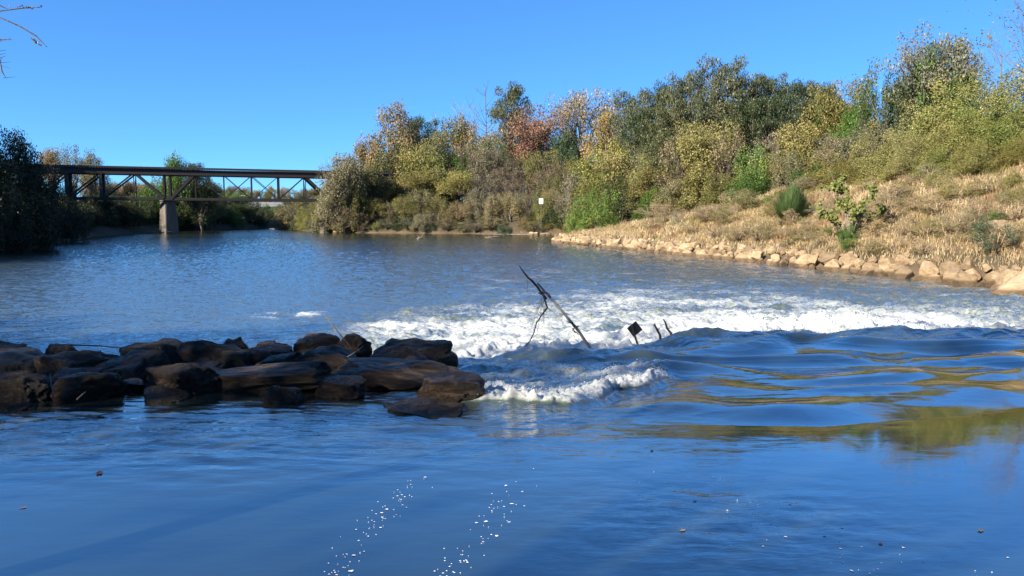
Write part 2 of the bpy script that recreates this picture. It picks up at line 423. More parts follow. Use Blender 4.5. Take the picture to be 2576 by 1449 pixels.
    chop = 0.022 + 0.9*lower*(1 - 0.5*sstep(y, 24, 90)) + 0.012*rap + 0.4*rap*sstep(d2, -2.0, -0.2) + 0.8*chl + f1*0.5
    # ruffled pool water at the foot of the left rocks
    ruf = gblob(x, y, -5.0, 8.0, 3.2, 1.1, -0.12) + 0.6*gblob(x, y, -1.8, 8.9, 1.2, 0.5)
    h = h + ruf*0.030*fbm(x*1.4, y*4.2, 61, 4) ; chop = chop + 0.40*np.clip(ruf, 0, 1)
    h = h + (1-lower)*0.004*perlin(x*0.4+y*0.22, y*0.45-x*0.1, 62) + (1-lower)*(1-rap)*0.0012*fbm(x*0.9+y*0.5, y*1.3-x*0.5, 63, 2)
    # swirl in the near pool
    sw = gblob(x, y, 1.6, 5.4, 1.3, 0.9)
    h = h + sw*0.007*fbm(x*3.2, y*4.2, 64, 4); chop = chop + 0.12*sw
    h = h + lower*0.030*fbm(x*0.9, y*2.1, 65, 5, 0.6)*(1 + 0.3*sstep(y, 30, 80))
    # dip and hump over drowned stones
    h = h + 0.05*gblob(x, y, -0.9, 8.25, 0.55, 0.2) - 0.05*gblob(x, y, -0.7, 8.65, 0.6, 0.16)
    h = h + 0.03*gblob(x, y, -6.6, 7.2, 0.9, 0.12, 0.1)
    return h, np.clip(foam, 0, 1.2), np.clip(chop, 0, 1.3)
def wz(x, y): return float(river(np.array([x]), np.array([y]))[0][0])

tt = np.concatenate([np.linspace(-6,-1.2,24,endpoint=False), np.linspace(-1.2,-0.74,40,endpoint=False),
                     np.linspace(-0.74,0.74,980,endpoint=False), np.linspace(0.74,1.2,40,endpoint=False), np.linspace(1.2,6,25)])
yy = [-1.0]
while yy[-1] < 345:
    y0 = yy[-1]
    if y0 < 7: dy = 0.05
    elif y0 < 19.5: dy = 0.026
    elif y0 < 26: dy = 0.05
    else: dy = 0.05 * (y0/26)**1.7
    yy.append(y0 + dy)
yy = np.array(yy)
T_, Y_ = np.meshgrid(tt, yy)
X_ = T_ * (Y_ + 2.5)
H_, FO_, CH_ = river(X_, Y_)
nx, ny = len(tt), len(yy)
ii = np.arange(nx*ny, dtype=np.int32).reshape(ny, nx)
Q = np.stack([ii[:-1,:-1], ii[:-1,1:], ii[1:,1:], ii[1:,:-1]], -1).reshape(-1, 4)
wm_ = np_mesh("river", np.stack([X_, Y_, H_], -1).reshape(-1, 3), Q, True,
    {"foam": ('POINT', 'FLOAT', FO_.ravel()), "chop": ('POINT', 'FLOAT', CH_.ravel())})
print("river verts", nx*ny)
def water_material():
    m, n, l, b = newmat("river_water")
    tc = N(n, "ShaderNodeTexCoord"); fo = N(n, "ShaderNodeAttribute", attribute_name="foam"); ch = N(n, "ShaderNodeAttribute", attribute_name="chop")
    def tex(scale, st, det, ro, dist=0.0):
        mp = N(n, "ShaderNodeMapping"); mp.inputs['Scale'].default_value = st; l.new(tc.outputs['Object'], mp.inputs[0])
        t = N(n, "ShaderNodeTexNoise", Scale=scale, Detail=det, Roughness=ro, Distortion=dist); l.new(mp.outputs[0], t.inputs[0]); return t
    # foam break-up
    a = tex(1.5, (0.75,1.4,1.0), 12, 0.72, 0.8)
    c = tex(7.0, (0.8,1.3,1), 6, 0.7, 1.2)
    mixn = N(n, "ShaderNodeMath", operation='MULTIPLY_ADD'); l.new(c.outputs[0], mixn.inputs[0]); mixn.inputs[1].default_value = 0.35; l.new(a.outputs[0], mixn.inputs[2])
    # ridged look : |n-0.5|
    sb = N(n, "ShaderNodeMath", operation='SUBTRACT'); l.new(mixn.outputs[0], sb.inputs[0]); sb.inputs[1].default_value = 0.675
    ab = N(n, "ShaderNodeMath", operation='ABSOLUTE'); l.new(sb.outputs[0], ab.inputs[0])
    th = N(n, "ShaderNodeMath", operation='MULTIPLY_ADD'); l.new(ab.outputs[0], th.inputs[0]); th.inputs[1].default_value = -3.6; l.new(fo.outputs['Fac'], th.inputs[2])
    fm = N(n, "ShaderNodeMapRange"); l.new(th.outputs[0], fm.inputs[0]); fm.inputs[1].default_value = 0.12; fm.inputs[2].default_value = 0.95; fm.inputs[4].default_value = 0.93
    # aerated pale green water between foam
    aer = N(n, "ShaderNodeMapRange"); l.new(fo.outputs['Fac'], aer.inputs[0]); aer.inputs[1].default_value = 0.3; aer.inputs[2].default_value = 1.0; aer.inputs[4].default_value = 1.0
    bc = N(n, "ShaderNodeMix", data_type='RGBA'); l.new(aer.outputs[0], bc.inputs[0])
    chc = N(n, "ShaderNodeMix", data_type='RGBA'); l.new(ch.outputs['Fac'], chc.inputs[0])
    chc.inputs[6].default_value = (0.015,0.028,0.027,1); chc.inputs[7].default_value = (0.110,0.135,0.105,1)
    l.new(chc.outputs[2], bc.inputs[6]); bc.inputs[7].default_value = (0.22,0.26,0.19,1)
    l.new(bc.outputs[2], b.inputs['Base Color'])
    b.inputs['IOR'].default_value = 2.1; b.inputs['Specular IOR Level'].default_value = 0.5
    ro = N(n, "ShaderNodeMapRange"); l.new(ch.outputs['Fac'], ro.inputs[0]); ro.inputs[3].default_value = 0.008; ro.inputs[4].default_value = 0.04
    # ripples
    r1 = tex(3.2, (0.7,1.9,1), 5, 0.6, 0.3); r2 = tex(1.1, (0.55,1.8,1), 3, 0.5, 0.2)
    sm = N(n, "ShaderNodeMath", operation='MULTIPLY_ADD'); l.new(r2.outputs[0], sm.inputs[0]); sm.inputs[1].default_value = 1.6; l.new(r1.outputs[0], sm.inputs[2])
    st = N(n, "ShaderNodeMath", operation='MULTIPLY'); l.new(sm.outputs[0], st.inputs[0]); l.new(ch.outputs['Fac'], st.inputs[1])
    bp = N(n, "ShaderNodeBump", Strength=1.0, Distance=0.075); l.new(st.outputs[0], bp.inputs['Height'])
    l.new(bp.outputs[0], b.inputs['Normal'])
    b.inputs['Specular IOR Level'].default_value = 0.0; b.inputs['Roughness'].default_value = 1.0
    lw = N(n, "ShaderNodeLayerWeight", Blend=0.5); l.new(bp.outputs[0], lw.inputs['Normal'])
    pw = N(n, "ShaderNodeMath", operation='POWER'); l.new(lw.outputs['Facing'], pw.inputs[0]); pw.inputs[1].default_value = 1.45
    pm = N(n, "ShaderNodeMapRange"); l.new(pw.outputs[0], pm.inputs[0]); pm.inputs[3].default_value = 0.03; pm.inputs[4].default_value = 1.0
    gl = N(n, "ShaderNodeBsdfGlossy"); l.new(ro.outputs[0], gl.inputs['Roughness']); l.new(bp.outputs[0], gl.inputs['Normal'])
    wmix = N(n, "ShaderNodeMixShader"); l.new(pm.outputs[0], wmix.inputs[0]); l.new(b.outputs[0], wmix.inputs[1]); l.new(gl.outputs[0], wmix.inputs[2])
    fd = N(n, "ShaderNodeBsdfPrincipled"); fd.inputs['Base Color'].default_value = (0.76,0.78,0.76,1); fd.inputs['Roughness'].default_value = 0.6
    fb = N(n, "ShaderNodeBump", Strength=1.0, Distance=0.20); l.new(mixn.outputs[0], fb.inputs['Height']); l.new(fb.outputs[0], fd.inputs['Normal'])
    fd.inputs['Specular IOR Level'].default_value = 0.3
    ms = N(n, "ShaderNodeMixShader"); l.new(fm.outputs[0], ms.inputs[0]); l.new(wmix.outputs[0], ms.inputs[1]); l.new(fd.outputs[0], ms.inputs[2])
    l.new(ms.outputs[0], n["Material Output"].inputs[0])
    return m
M_water = water_material()
tag(link("water", wm_, M_water), kind="structure")

# spray over the boil and the first foam tongue
m, n, l, b = newmat("spray"); b.inputs['Base Color'].default_value = (0.75,0.77,0.77,1); b.inputs['Roughness'].default_value = 0.5
M_spray = m
def blobs(name, pts, rad, mat):
    bm = bmesh.new(); bmesh.ops.create_icosphere(bm, subdivisions=1, radius=1.0)
    v0 = np.array([v.co[:] for v in bm.verts]); f0 = np.array([[v.index for v in f.verts] for f in bm.faces]); bm.free()
    sq = rng.uniform(0.6, 1.5, (len(pts), 1, 3))
    V = (v0[None]*rad[:, None, None]*sq + pts[:, None, :]).reshape(-1, 3)
    Fc = (f0[None] + (np.arange(len(pts))*len(v0))[:, None, None]).reshape(-1, 3)
    return link(name, np_mesh(name, V, Fc, True), mat)
sx = rng.uniform(-2.5, 15, 60000); sy = crest(sx) + rng.uniform(0.6, 3.0, 60000)
sh, sf, _ = river(sx, sy)
lump = np.clip(0.5 + 1.2*perlin(sx*0.42, sy*0.25, 41), 0, 1.3) * (0.35+np.abs(perlin(sx*1.7, sy*1.7, 71))*1.6)
keep = rng.random(60000) < 0.22*lump
sx, sy, sh, lump = sx[keep], sy[keep], sh[keep], lump[keep]
up = np.abs(rng.normal(0, 1, len(sx)))**1.3*0.065*lump
P1 = np.stack([sx, sy, sh + up + 0.0], -1); R1 = rng.uniform(0.004, 0.014, len(sx)) * np.clip(1.3 - up*2.0, 0.35, 1.3)
tx = rng.uniform(-0.9, 2.6, 26000); ty = rng.uniform(9.2, 13.2, 26000)
th_, tf, _ = river(tx, ty); k = (tf > 0.62) & (rng.random(26000) < 0.5*(0.3+np.abs(perlin(tx*2.5, ty*2.5, 72))))
tx, ty, th_ = tx[k], ty[k], th_[k]
P2 = np.stack([tx, ty, th_ + np.abs(rng.normal(0, 0.035, len(tx)))], -1); R2 = rng.uniform(0.002, 0.007, len(tx))
tag(blobs("spray", np.concatenate([P1, P2]), np.concatenate([R1, R2]), M_spray), "white spray and bubbles tossed up over the rapids", "spray", kind="stuff")
# flecks of foam on the near pool : two trails drifting to the lip and strays
fl = []
def trail(pts, nf, spread):
    for _ in range(nf):
        i = random.random()*(len(pts)-1); k = int(i); t = i-k
        px = pts[k][0]*(1-t)+pts[k+1][0]*t + random.gauss(0, spread); py = pts[k][1]*(1-t)+pts[k+1][1]*t + random.gauss(0, 12)
        p = at_z(px, py, 0.0); fl.append((p.x, p.y))
trail([(820,1460),(900,1370),(960,1290),(1050,1210)], 90, 22)
trail([(1090,1460),(1170,1390),(1240,1300),(1330,1200)], 80, 25)
trail([(1720,1180),(1860,1260),(1990,1350),(2200,1440)], 40, 70)
trail([(2000,1340),(2300,1400),(2560,1440)], 16, 40)
V = []; Fc = []
for (x, y) in fl:
    r = random.uniform(0.003, 0.0085)*(1.0 if random.random() < 0.85 else 1.9); z = wz(x, y) + 0.004; n0 = len(V); a0 = random.random()*6
    asp = random.uniform(0.5, 1.0)
    V.append((x, y, z+0.003))
    for k in range(8):
        rr = r*random.uniform(0.5, 1.35); a = a0+k*math.pi/4
        V.append((x+math.cos(a)*rr, y+math.sin(a)*rr*asp, z))
    for k in range(8): Fc.append((n0, n0+1+k, n0+1+(k+1) % 8))
tag(link("foam_flecks", np_mesh("foam_flecks", V, Fc), M_spray), "scattered white foam flecks drifting on the near pool", "foam", kind="stuff")
for (px, py, s, c, lab) in [(250,1191,0.062,M_red,"orange red curled leaf floating on the pool at lower left"),(58,1278,0.034,M_bark,"small brown leaf floating near the left edge of the pool"),
        (1640,1124,0.034,M_darkwood,"dark leaf on the water below the rapids lip"),(1748,1258,0.022,M_red,"small orange leaf floating in the middle of the pool"),
        (1717,1333,0.036,M_drift,"pale tan leaf floating at lower middle of the pool"),(2467,1333,0.04,M_drift,"pale leaf floating near the right edge of the pool"),
        (2215,1366,0.03,M_red,"narrow reddish leaf floating at lower right of the pool")]:
    p = at_z(px, py, 0.0); mb = MB(); a0 = random.random()*3
    pts = []
    for k in range(10):
        a = k*math.pi*0.2; rr = s*(1.0 if k % 2 == 0 else 0.62)
        x = math.cos(a)*rr; y = math.sin(a)*rr*0.55
        pts.append((x, y, 0.10*abs(y) + 0.08*abs(x)))
    mb.v = [(0,0,0.0)] + pts; mb.f = [(0, 1+k, 1+(k+1) % 10) for k in range(10)]
    o = mb.build("fallen_leaf", c); o.location = (p.x, p.y, wz(p.x, p.y)+0.003); o.rotation_euler = (0,0,a0)
    tag(o, lab, "leaf", "leaves floating on the pool")

# ------------------------------------------------------------------ rocks
def rock_mesh(seed, sub=4, p=3.2, ncut=9, rough=0.06, flat=0.0, c0=0.62, c1=0.98):
    r = random.Random(seed)
    bm = bmesh.new(); bmesh.ops.create_icosphere(bm, subdivisions=sub, radius=1.0)
    planes = []
    for _ in range(ncut):
        v = Vector((r.gauss(0,1), r.gauss(0,1), r.gauss(0,0.9))).normalized(); planes.append((v, r.uniform(c0, c1)))
    if flat:
        planes.append((Vector((r.uniform(-.22,.22), r.uniform(-.28,.05), 1)).normalized(), flat))
    off = Vector((r.uniform(0,50), r.uniform(0,50), r.uniform(0,50)))
    for v in bm.verts:
        c = v.co.normalized()
        k = (abs(c.x)**p + abs(c.y)**p + abs(c.z)**p)**(-1/p)
        q = c*k
        for nrm, d in planes:
            e = q.dot(nrm) - d
            if e > 0: q = q - nrm*e*0.98
        nn = mnoise.fractal(q*1.6+off, 1.0, 2.0, 5)
        st = mnoise.noise(Vector((q.x*1.2, q.y*1.2, q.z*6))+off)
        cr = 1-abs(mnoise.noise(q*2.3+off*1.7))
        v.co = q + c*(nn*rough + st*rough*0.5 - max(0, cr-0.93)*0.8*rough*8)
    me = bpy.data.meshes.new("rock"); bm.to_mesh(me); bm.free()
    co_ = np.empty(len(me.vertices)*3, np.float32); me.vertices.foreach_get("co", co_); co_ = co_.reshape(-1,3)
    mn, mx = co_.min(0), co_.max(0); co_ = (co_ - (mn+mx)/2) / ((mx-mn)/2)
    me.vertices.foreach_set("co", co_.ravel()); me.polygons.foreach_set("use_smooth", [True]*len(me.polygons)); me.update()
    return me
# foreground weir boulders : x0,x1,ytop,ybottom, Y centre, depth factor, flat, gray, tilt, label
FR = [
 (-60,62,853,885,12.9,.8,.8,0,0,"dark pointed rock at the far left end of the boulder weir, behind a grey slab"),
 (100,170,857,885,12.6,.9,.8,0,0,"small dark rock peeking up behind the leftmost grey slab"),
 (-70,152,866,935,11.6,.9,.75,1,.03,"broad smooth grey slab at the left edge of the boulder weir"),
 (88,258,870,935,11.3,.9,.7,0,-.05,"brown angular block between the left grey slab and a stick covered rock"),
 (222,402,876,950,11.1,.9,.72,0,.04,"brown flat topped rock with thin twigs lying over it"),
 (315,494,842,905,12.3,.8,.75,1,.0,"flat grey slab at the back of the weir, left of the rough pale block"),
 (449,600,842,925,11.7,.8,.9,0,-.1,"rough pointed block with a pale cracked front face"),
 (548,616,842,880,12.4,.8,.9,0,0,"small dark rock tucked behind the rough pale block"),
 (592,736,851,908,12.0,.9,.8,0,.03,"rounded brown rock with a pale knob, right of the rough pale block"),
 (735,846,833,876,12.8,.7,.85,0,-.03,"dark humped rock at the back of the weir near the middle"),
 (840,928,832,882,12.6,.8,.9,0,0,"pyramid shaped rock with twigs caught against it"),
 (899,1142,850,925,12.1,.7,.78,0,-.04,"large dark block with tan top at the right rear of the weir"),
 (712,898,860,938,11.4,.8,.85,0,0,"black shaded boulder in the middle of the weir"),
 (822,1136,894,978,10.7,.55,.65,0,-.02,"long brown slab with flat sloping top at the right of the weir"),
 (530,835,898,992,10.3,.6,.65,0,-.05,"longest brown slab lying across the middle front of the weir"),
 (790,907,937,1002,9.85,.8,.75,0,0,"blunt dark rock at the right tip of the longest slab"),
 (1052,1214,932,1016,9.9,.75,.8,0,.02,"dark triangular boulder at the right end of the weir beside foam"),
 (966,1164,1000,1062,9.25,.7,.5,0,-.02,"half drowned slab with water sliding over it below the end boulder"),
 (655,748,978,1028,9.35,.9,.9,0,0,"small cone shaped rock standing alone in front of the weir"),
 (355,533,898,1008,9.9,.7,.8,0,-.18,"knobbly reddish brown boulder with a hooked left end"),
 (345,452,968,1012,9.45,.8,.6,0,.05,"low flat brown rock lapped by water under the hooked boulder"),
 (278,352,946,992,10.0,.8,.8,0,0,"small mossy rock in the gap left of the hooked boulder"),
 (124,284,924,1018,9.6,.8,.8,0,-.2,"rounded dark boulder with a bright sunlit left face"),
 (98,212,920,992,10.3,.8,.8,0,0,"dark boulder behind the one with the sunlit left face"),
 (-50,104,922,1026,9.4,.8,.75,0,-.04,"square sided tan boulder at the left edge of the front row"),
 (-40,60,1010,1050,8.9,.8,.5,0,0,"wet rock just breaking the surface at the left edge"),
 (60,130,930,985,10.8,.9,.8,0,0,"dark filler stone between the two leftmost front boulders"),
 (440,560,905,960,10.9,.9,.8,0,0,"dark filler stone under the rough pale block"),
 (640,760,880,930,11.2,.9,.8,0,0,"dark filler stone above the longest slab"),
 (170,250,915,955,10.9,.9,.6,0,0,"dark filler stone between the stick covered rock and the front row"),
 (560,640,868,905,11.6,.9,.6,1,0,"grey filler stone behind the longest slab at its left"),
 (880,960,905,950,10.9,.9,.6,0,0,"dark wedge stone between the black boulder and the long slab"),
 (480,560,950,1000,10.2,.9,.6,0,0,"dark stone between the hooked boulder and the longest slab"),
 (0,60,880,930,11.9,.9,.6,0,0,"dark filler stone above the left edge front row"),
 (1000,1080,880,915,11.6,.9,.8,0,0,"small rounded stone between the long slab and the large dark block"),
]
for i, (x0,x1,yt,yb,Y,df,flat,gray,tilt,lab) in enumerate(FR):
    wdt = (x1-x0)*Y/F; dep = wdt*df if wdt < 1.3 else 1.3*df*(wdt/1.3)**0.5
    xc = ((x0+x1)/2-1288)/F*Y
    ztop = at_y(0, yt, Y+0.25*dep).z - 0.035
    if 'cone' in lab: ztop += 0.12
    zbot = min(-0.15, at_y(0, yb, Y-0.4*dep).z) - 0.12
    if Y > 11: zbot = min(-0.3, ztop - 0.75*wdt)
    me = rock_mesh(100+i, 5, 2.5, 14, 0.125, 0.0 if 'cone' in lab else 0.6 if (x1-x0) < 100 else flat*0.9, 0.6, 0.95)
    o = link("boulder", me, M_grayrock if gray else M_frock)
    o.location = (xc, Y, (ztop+zbot)/2); o.scale = (wdt/2*1.10, dep/2*1.12, (ztop-zbot)/2); o.rotation_euler = (random.uniform(-.06,.16), tilt + random.uniform(-.08,.08), random.uniform(-.3,.3))
    tag(o, lab, "boulder", "boulders of the weir in the foreground")

# tan rock revetment along the right bank
protos = [rock_mesh(500+i, 4, 2.3, 20, 0.045, 0.7 if i % 3 == 1 else 0.0, 0.55, 0.85) for i in range(12)]
for p_ in protos: p_.materials.append(M_rip); p_.polygons.foreach_set('use_smooth', [False]*len(p_.polygons))
RB = [(26.3,26),(24.6,33),(24,35),(23.6,39.7),(22.3,46),(20.4,54),(17.9,65.6),(13.6,82),(9,100),(6.2,114)]
seg = [(Vector(a), Vector(b)) for a, b in zip(RB[:-1], RB[1:])]
marks = [(1420,"the grassy point"),(1560,"the pale leafless small tree"),(1720,"the tan grass tongue"),(1840,"the low grassy rise"),(1990,"the round green bush"),(2140,"the large leafed sapling"),(2300,"the bare sandy patch"),(2450,"the dark weedy shrub"),(2600,"the right picture edge")]
ripinfo = []
dist = 0
for row in range(4):
    s = 0.0; inset = [0.2, 0.8, 1.5, 2.3][row]; zl = [FAR+0.02, FAR+0.50, FAR+0.88, FAR+1.05][row]
    total = sum((b-a).length for a, b in seg)
    while s < total:
        q = s
        for a, b in seg:
            L = (b-a).length
            if q <= L: break
            q -= L
        d = (b-a).normalized(); nrm = Vector((d.y, -d.x))
        if nrm.x < 0: nrm = -nrm
        p = a + d*q + nrm*(inset + random.uniform(-.3,.3))
        far_ = p.y > 70
        size = random.choice([0.55,0.7,0.9,1.0,1.2,1.5]) * (1.05 if p.y < 46 else 0.92) * 0.92
        if row == 2: size *= 0.8
        if row == 3: size *= 0.55
        skip = (row == 1 and random.random() < 0.1) or (row == 2 and (random.random() < 0.3)) or (row == 3 and random.random() < .85)
        if not skip:
            ripinfo.append((row, p.x, p.y, zl + random.uniform(-.1,.1), size))
        s += size*1.10
print("riprap", len(ripinfo))
rips = {}
for k, (row, x, y, z, s_) in enumerate(ripinfo):
    o = bpy.data.objects.new("boulder", protos[k % 12]); col.objects.link(o)
    o.location = (x, y, z); o.rotation_euler = (random.uniform(-.5,.5), random.uniform(-.5,.5), random.uniform(0,6.28))
    o.scale = (s_*random.uniform(.44,.62), s_*random.uniform(.38,.52), s_*random.uniform(.38,.56))
    px, py = to_px(x, y, z)
    mk = min(marks, key=lambda q: abs(q[0]-px))[1]
    rips.setdefault((mk, row), []).append((px, o))
ORD = ["first","second","third","fourth","fifth","sixth","seventh","eighth","ninth","tenth","eleventh","twelfth","thirteenth","fourteenth","fifteenth","sixteenth","seventeenth","eighteenth","nineteenth","twentieth"] + ["%d%s" % (i, "st" if i % 10 == 1 else "nd" if i % 10 == 2 else "rd" if i % 10 == 3 else "th") for i in range(21,60)]
RW = ["waterline","second row","top row","upper edge"]
for (mk, row), lst in rips.items():
    lst.sort(key=lambda q: q[0])
    for j, (px, o) in enumerate(lst):
        sz = "big" if o.scale.x > .75 else ("small" if o.scale.x < .45 else "mid sized")
        od = ORD[j]
        tag(o, f"{sz} tan rock, {od} from left, {RW[row]} below {mk}", "boulder", "tan rocks lining the right bank")
big = link("boulder", rock_mesh(900, 5, 3.0, 8, 0.05, 0.7), M_rip); big.location = (24.0, 34.4, FAR+0.35); big.scale = (2.0, 1.1, 0.62); big.rotation_euler = (0.05, -0.26, 0.35)
tag(big, "huge sloping pale slab at the right end of the rock bank", "boulder", "tan rocks lining the right bank")
for (px, py, Y, s_) in [(2500,665,44,1.1),(2560,670,42,1.0),(2195,645,52,.7),(2225,648,52,.8)]:
    p = at_y(px, py, Y); o = bpy.data.objects.new("boulder", protos[int(px) % 12]); col.objects.link(o); o.location = (p.x, p.y, gz(p.x, p.y)+.15)
    o.scale = (s_*.8, s_*.6, s_*.45); tag(o, {2500:"pale rock in the grass above the huge slab",2560:"pale rock in the grass at the right picture edge",2195:"white topped rock left of its twin above the row",2225:"white topped rock right of its twin above the row"}[px], "boulder", "tan rocks lining the right bank")

# ------------------------------------------------------------------ vegetation prototypes (unit size: 1 high, 1 wide, base at origin)
def leaves_mesh(name, C, S, tint, nrm=None, aspect=0.6):
    n_ = len(C)
    a = rng.normal(size=(n_,3))
    if nrm is not None: a = a*0.75 + nrm
    a /= np.linalg.norm(a, axis=1, keepdims=True)+1e-9
    r_ = rng.normal(size=(n_,3)); u = np.cross(a, r_); u /= np.linalg.norm(u, axis=1, keepdims=True)+1e-9
    v = np.cross(a, u)
    S = S[:, None]
    V = np.stack([C - u*S, C - v*S*aspect + a*S*0.12, C + u*S, C + v*S*aspect + a*S*0.12], 1).reshape(-1,3)
    Fc = np.arange(n_*4).reshape(-1,4)
    me = np_mesh(name, V, Fc, False, {"tint": ('FACE', 'FLOAT', tint)})
    me.materials.append(M_leaf); return me
def clump_leaves(cl, per, size, squash=1.0, fill=0.45):
    Cs, Ns, T = [], [], []
    for (c, r_) in cl:
        k = max(6, int(per*(r_/0.1)**2))
        d = rng.normal(size=(k,3)); d /= np.linalg.norm(d, axis=1, keepdims=True)
        rad = r_*(fill + (1-fill)*rng.random((k,1))**0.5)
        rad = rad*(1 + 0.35*np.sin(d[:,:1]*5+r_*90)*np.cos(d[:,1:2]*6))
        p = d*rad; p[:,2] *= squash
        Cs.append(np.array(c)+p); Ns.append(d + np.array([0,0,0.35])); T.append(np.clip(rng.normal(0.5,0.23) + rng.normal(0,0.11,k), 0, 1))
    C = np.concatenate(Cs); Nn = np.concatenate(Ns); Tn = np.concatenate(T)
    return C, size*rng.uniform(0.6,1.35,len(C)), Tn, Nn
def limb_mesh(tips, zfork, r0, lean=(0,0), wob=0.03, twigs=0, trunk_top=0.7):
    mb = MB(); n_ = 8
    tr = [Vector((lean[0]*t + wob*math.sin(t*7+lean[0]*9), lean[1]*t + wob*math.cos(t*5), t*trunk_top)) for t in np.linspace(0,1,n_)]
    mb.tube(tr, [r0*(1-0.82*t) for t in np.linspace(0,1,n_)], 7)
    for tp in tips:
        tp = Vector(tp); i = min(n_-2, max(1, int((zfork + random.random()*(1-zfork))*n_*min(1, tp.z/trunk_top*0.75))))
        a = tr[i]; mid = a.lerp(tp, 0.5) + Vector((random.uniform(-1,1), random.uniform(-1,1), random.uniform(0,1)))*0.03
        r1 = r0*(1-0.82*i/n_)*0.5
        mb.tube([a, mid, tp], [r1, r1*0.6, r1*0.2], 5)
        for _ in range(twigs):
            t0 = mid.lerp(tp, random.random()); e = t0 + Vector((random.gauss(0,1), random.gauss(0,1), random.gauss(.5,.8)))*0.06
            mb.tube([t0, (t0+e)/2 + Vector((0,0,.006)), e], [r1*0.25, r1*.18, r1*0.06], 3)
    return mb.mesh("trunk", True)
def normed(name, C, S, T, Nn, tm):
    zr = np.percentile(C[:,2], 99.7); rr_ = np.percentile(np.hypot(C[:,0], C[:,1]), 97.5)
    k = np.array([0.5/rr_, 0.5/rr_, 1/zr]); C = C*k
    v = np.empty(len(tm.vertices)*3, np.float32); tm.vertices.foreach_get("co", v); v = v.reshape(-1,3)*k; tm.vertices.foreach_set("co", v.astype(np.float32).ravel()); tm.update()
    return leaves_mesh(name, C, S, T, Nn), tm
def proto_broad(seed, ncl=70, z0=0.22, leaf=0.0115, per=230, rr=(0.065,0.115), gap=0.0, twigs=2):
    random.seed(seed); cl = []
    lobes = [(random.uniform(-.25,.25), random.uniform(-.25,.25), random.uniform(z0+.1, 0.8), random.uniform(.15,.25)) for _ in range(9)]
    lobes.append((0,0,0.8,0.17))
    while len(cl) < ncl:
        L = random.choice(lobes); v = Vector((random.gauss(0,1), random.gauss(0,1), random.gauss(0,1))).normalized()*L[3]*random.uniform(.5,1)
        p = Vector((L[0]+v.x, L[1]+v.y, L[2]+v.z*0.9)); r_ = random.uniform(*rr)
        if p.z - r_ < z0*0.7 or p.z + r_ > 1.0 or math.hypot(p.x,p.y)+r_ > 0.52: continue
        cl.append((tuple(p), r_))
    C, S, T, Nn = clump_leaves(cl, per, leaf)
    return normed("crown", C, S, T, Nn, limb_mesh([c for c, _ in cl[::2]], 0.3, 0.026, (random.uniform(-.06,.06), 0), 0.02, twigs))
def proto_bush(seed, ncl=60, leaf=0.013, per=180, dome=0.9, twigs=2):
    random.seed(seed); cl = []
    lob = [(random.uniform(-.25,.25), random.uniform(-.25,.25), random.uniform(.5,.78)) for _ in range(6)]
    while len(cl) < ncl:
        x, y = random.uniform(-.45,.45), random.uniform(-.45,.45); r_ = random.uniform(.07,.13)
        top = 0.0
        for lx, ly, lh in lob: top = max(top, lh*1.15*math.exp(-((x-lx)**2+(y-ly)**2)/.075))
        top = min(top, 1-r_)
        if math.hypot(x,y) > 0.44 or top < 0.1: continue
        z = random.uniform(0.04, 1)**0.6*top
        cl.append(((x, y, z), r_))
    C, S, T, Nn = clump_leaves(cl, per, leaf)
    C[:,2] = np.abs(C[:,2])
    return normed("foliage", C, S, T, Nn, limb_mesh([c for c, _ in cl[::3]], 0.05, 0.014, (0,0), 0.02, twigs, 0.55))
def proto_pine(seed, z0=0.42):
    random.seed(seed); cl = []
    n_ = 40
    for i in range(n_):
        z = z0 + (0.95-z0)*(i/n_) + random.uniform(-.02,.02); a = i*2.4 + random.uniform(-.4,.4)
        reach = 0.40*math.sin(math.pi*min(1,(0.16+ (z-z0)/(1-z0)*0.72)))**0.8*random.uniform(.55,1.1)
        for k in range(3):
            rr = reach*(0.4+0.3*k); r_ = random.uniform(.055,.095)
            cl.append(((math.cos(a+random.uniform(-.3,.3))*rr, math.sin(a+random.uniform(-.3,.3))*rr, min(z+0.05*k*random.uniform(-.2,1), .96)), r_))
    C, S, T, Nn = clump_leaves(cl, 210, 0.0105, 0.55)
    return normed("crown", C, S, T, Nn, limb_mesh([c for c, r_ in cl[2::3]], 0.4, 0.018, (random.uniform(-.04,.04),0), 0.012, 1, 0.95))
def proto_vine(seed):
    """draped column: leaf curtains hanging over a tree"""
    random.seed(seed); cl = []
    tops = [(random.uniform(-.28,.28), random.uniform(-.28,.28), random.uniform(.6,.93)) for _ in range(9)]; tops.append((0,0,.93))
    for tx_, ty_, tz_ in tops:
        z = tz_; r_ = random.uniform(.06,.09)
        while z > 0.05:
            cl.append(((tx_+random.uniform(-.03,.03), ty_+random.uniform(-.03,.03), z), r_*random.uniform(.8,1.25))); z -= random.uniform(.05,.1); tx_ *= 1.035; ty_ *= 1.035
            if random.random() < 0.07: break
    C, S, T, Nn = clump_leaves(cl, 140, 0.0125, 1.4)
    C[:,2] = np.abs(C[:,2])
    return normed("foliage", C, S, T, Nn, limb_mesh([c for c, _ in cl[::9]], 0.2, 0.02, (0,0), 0.02, 2, .85))
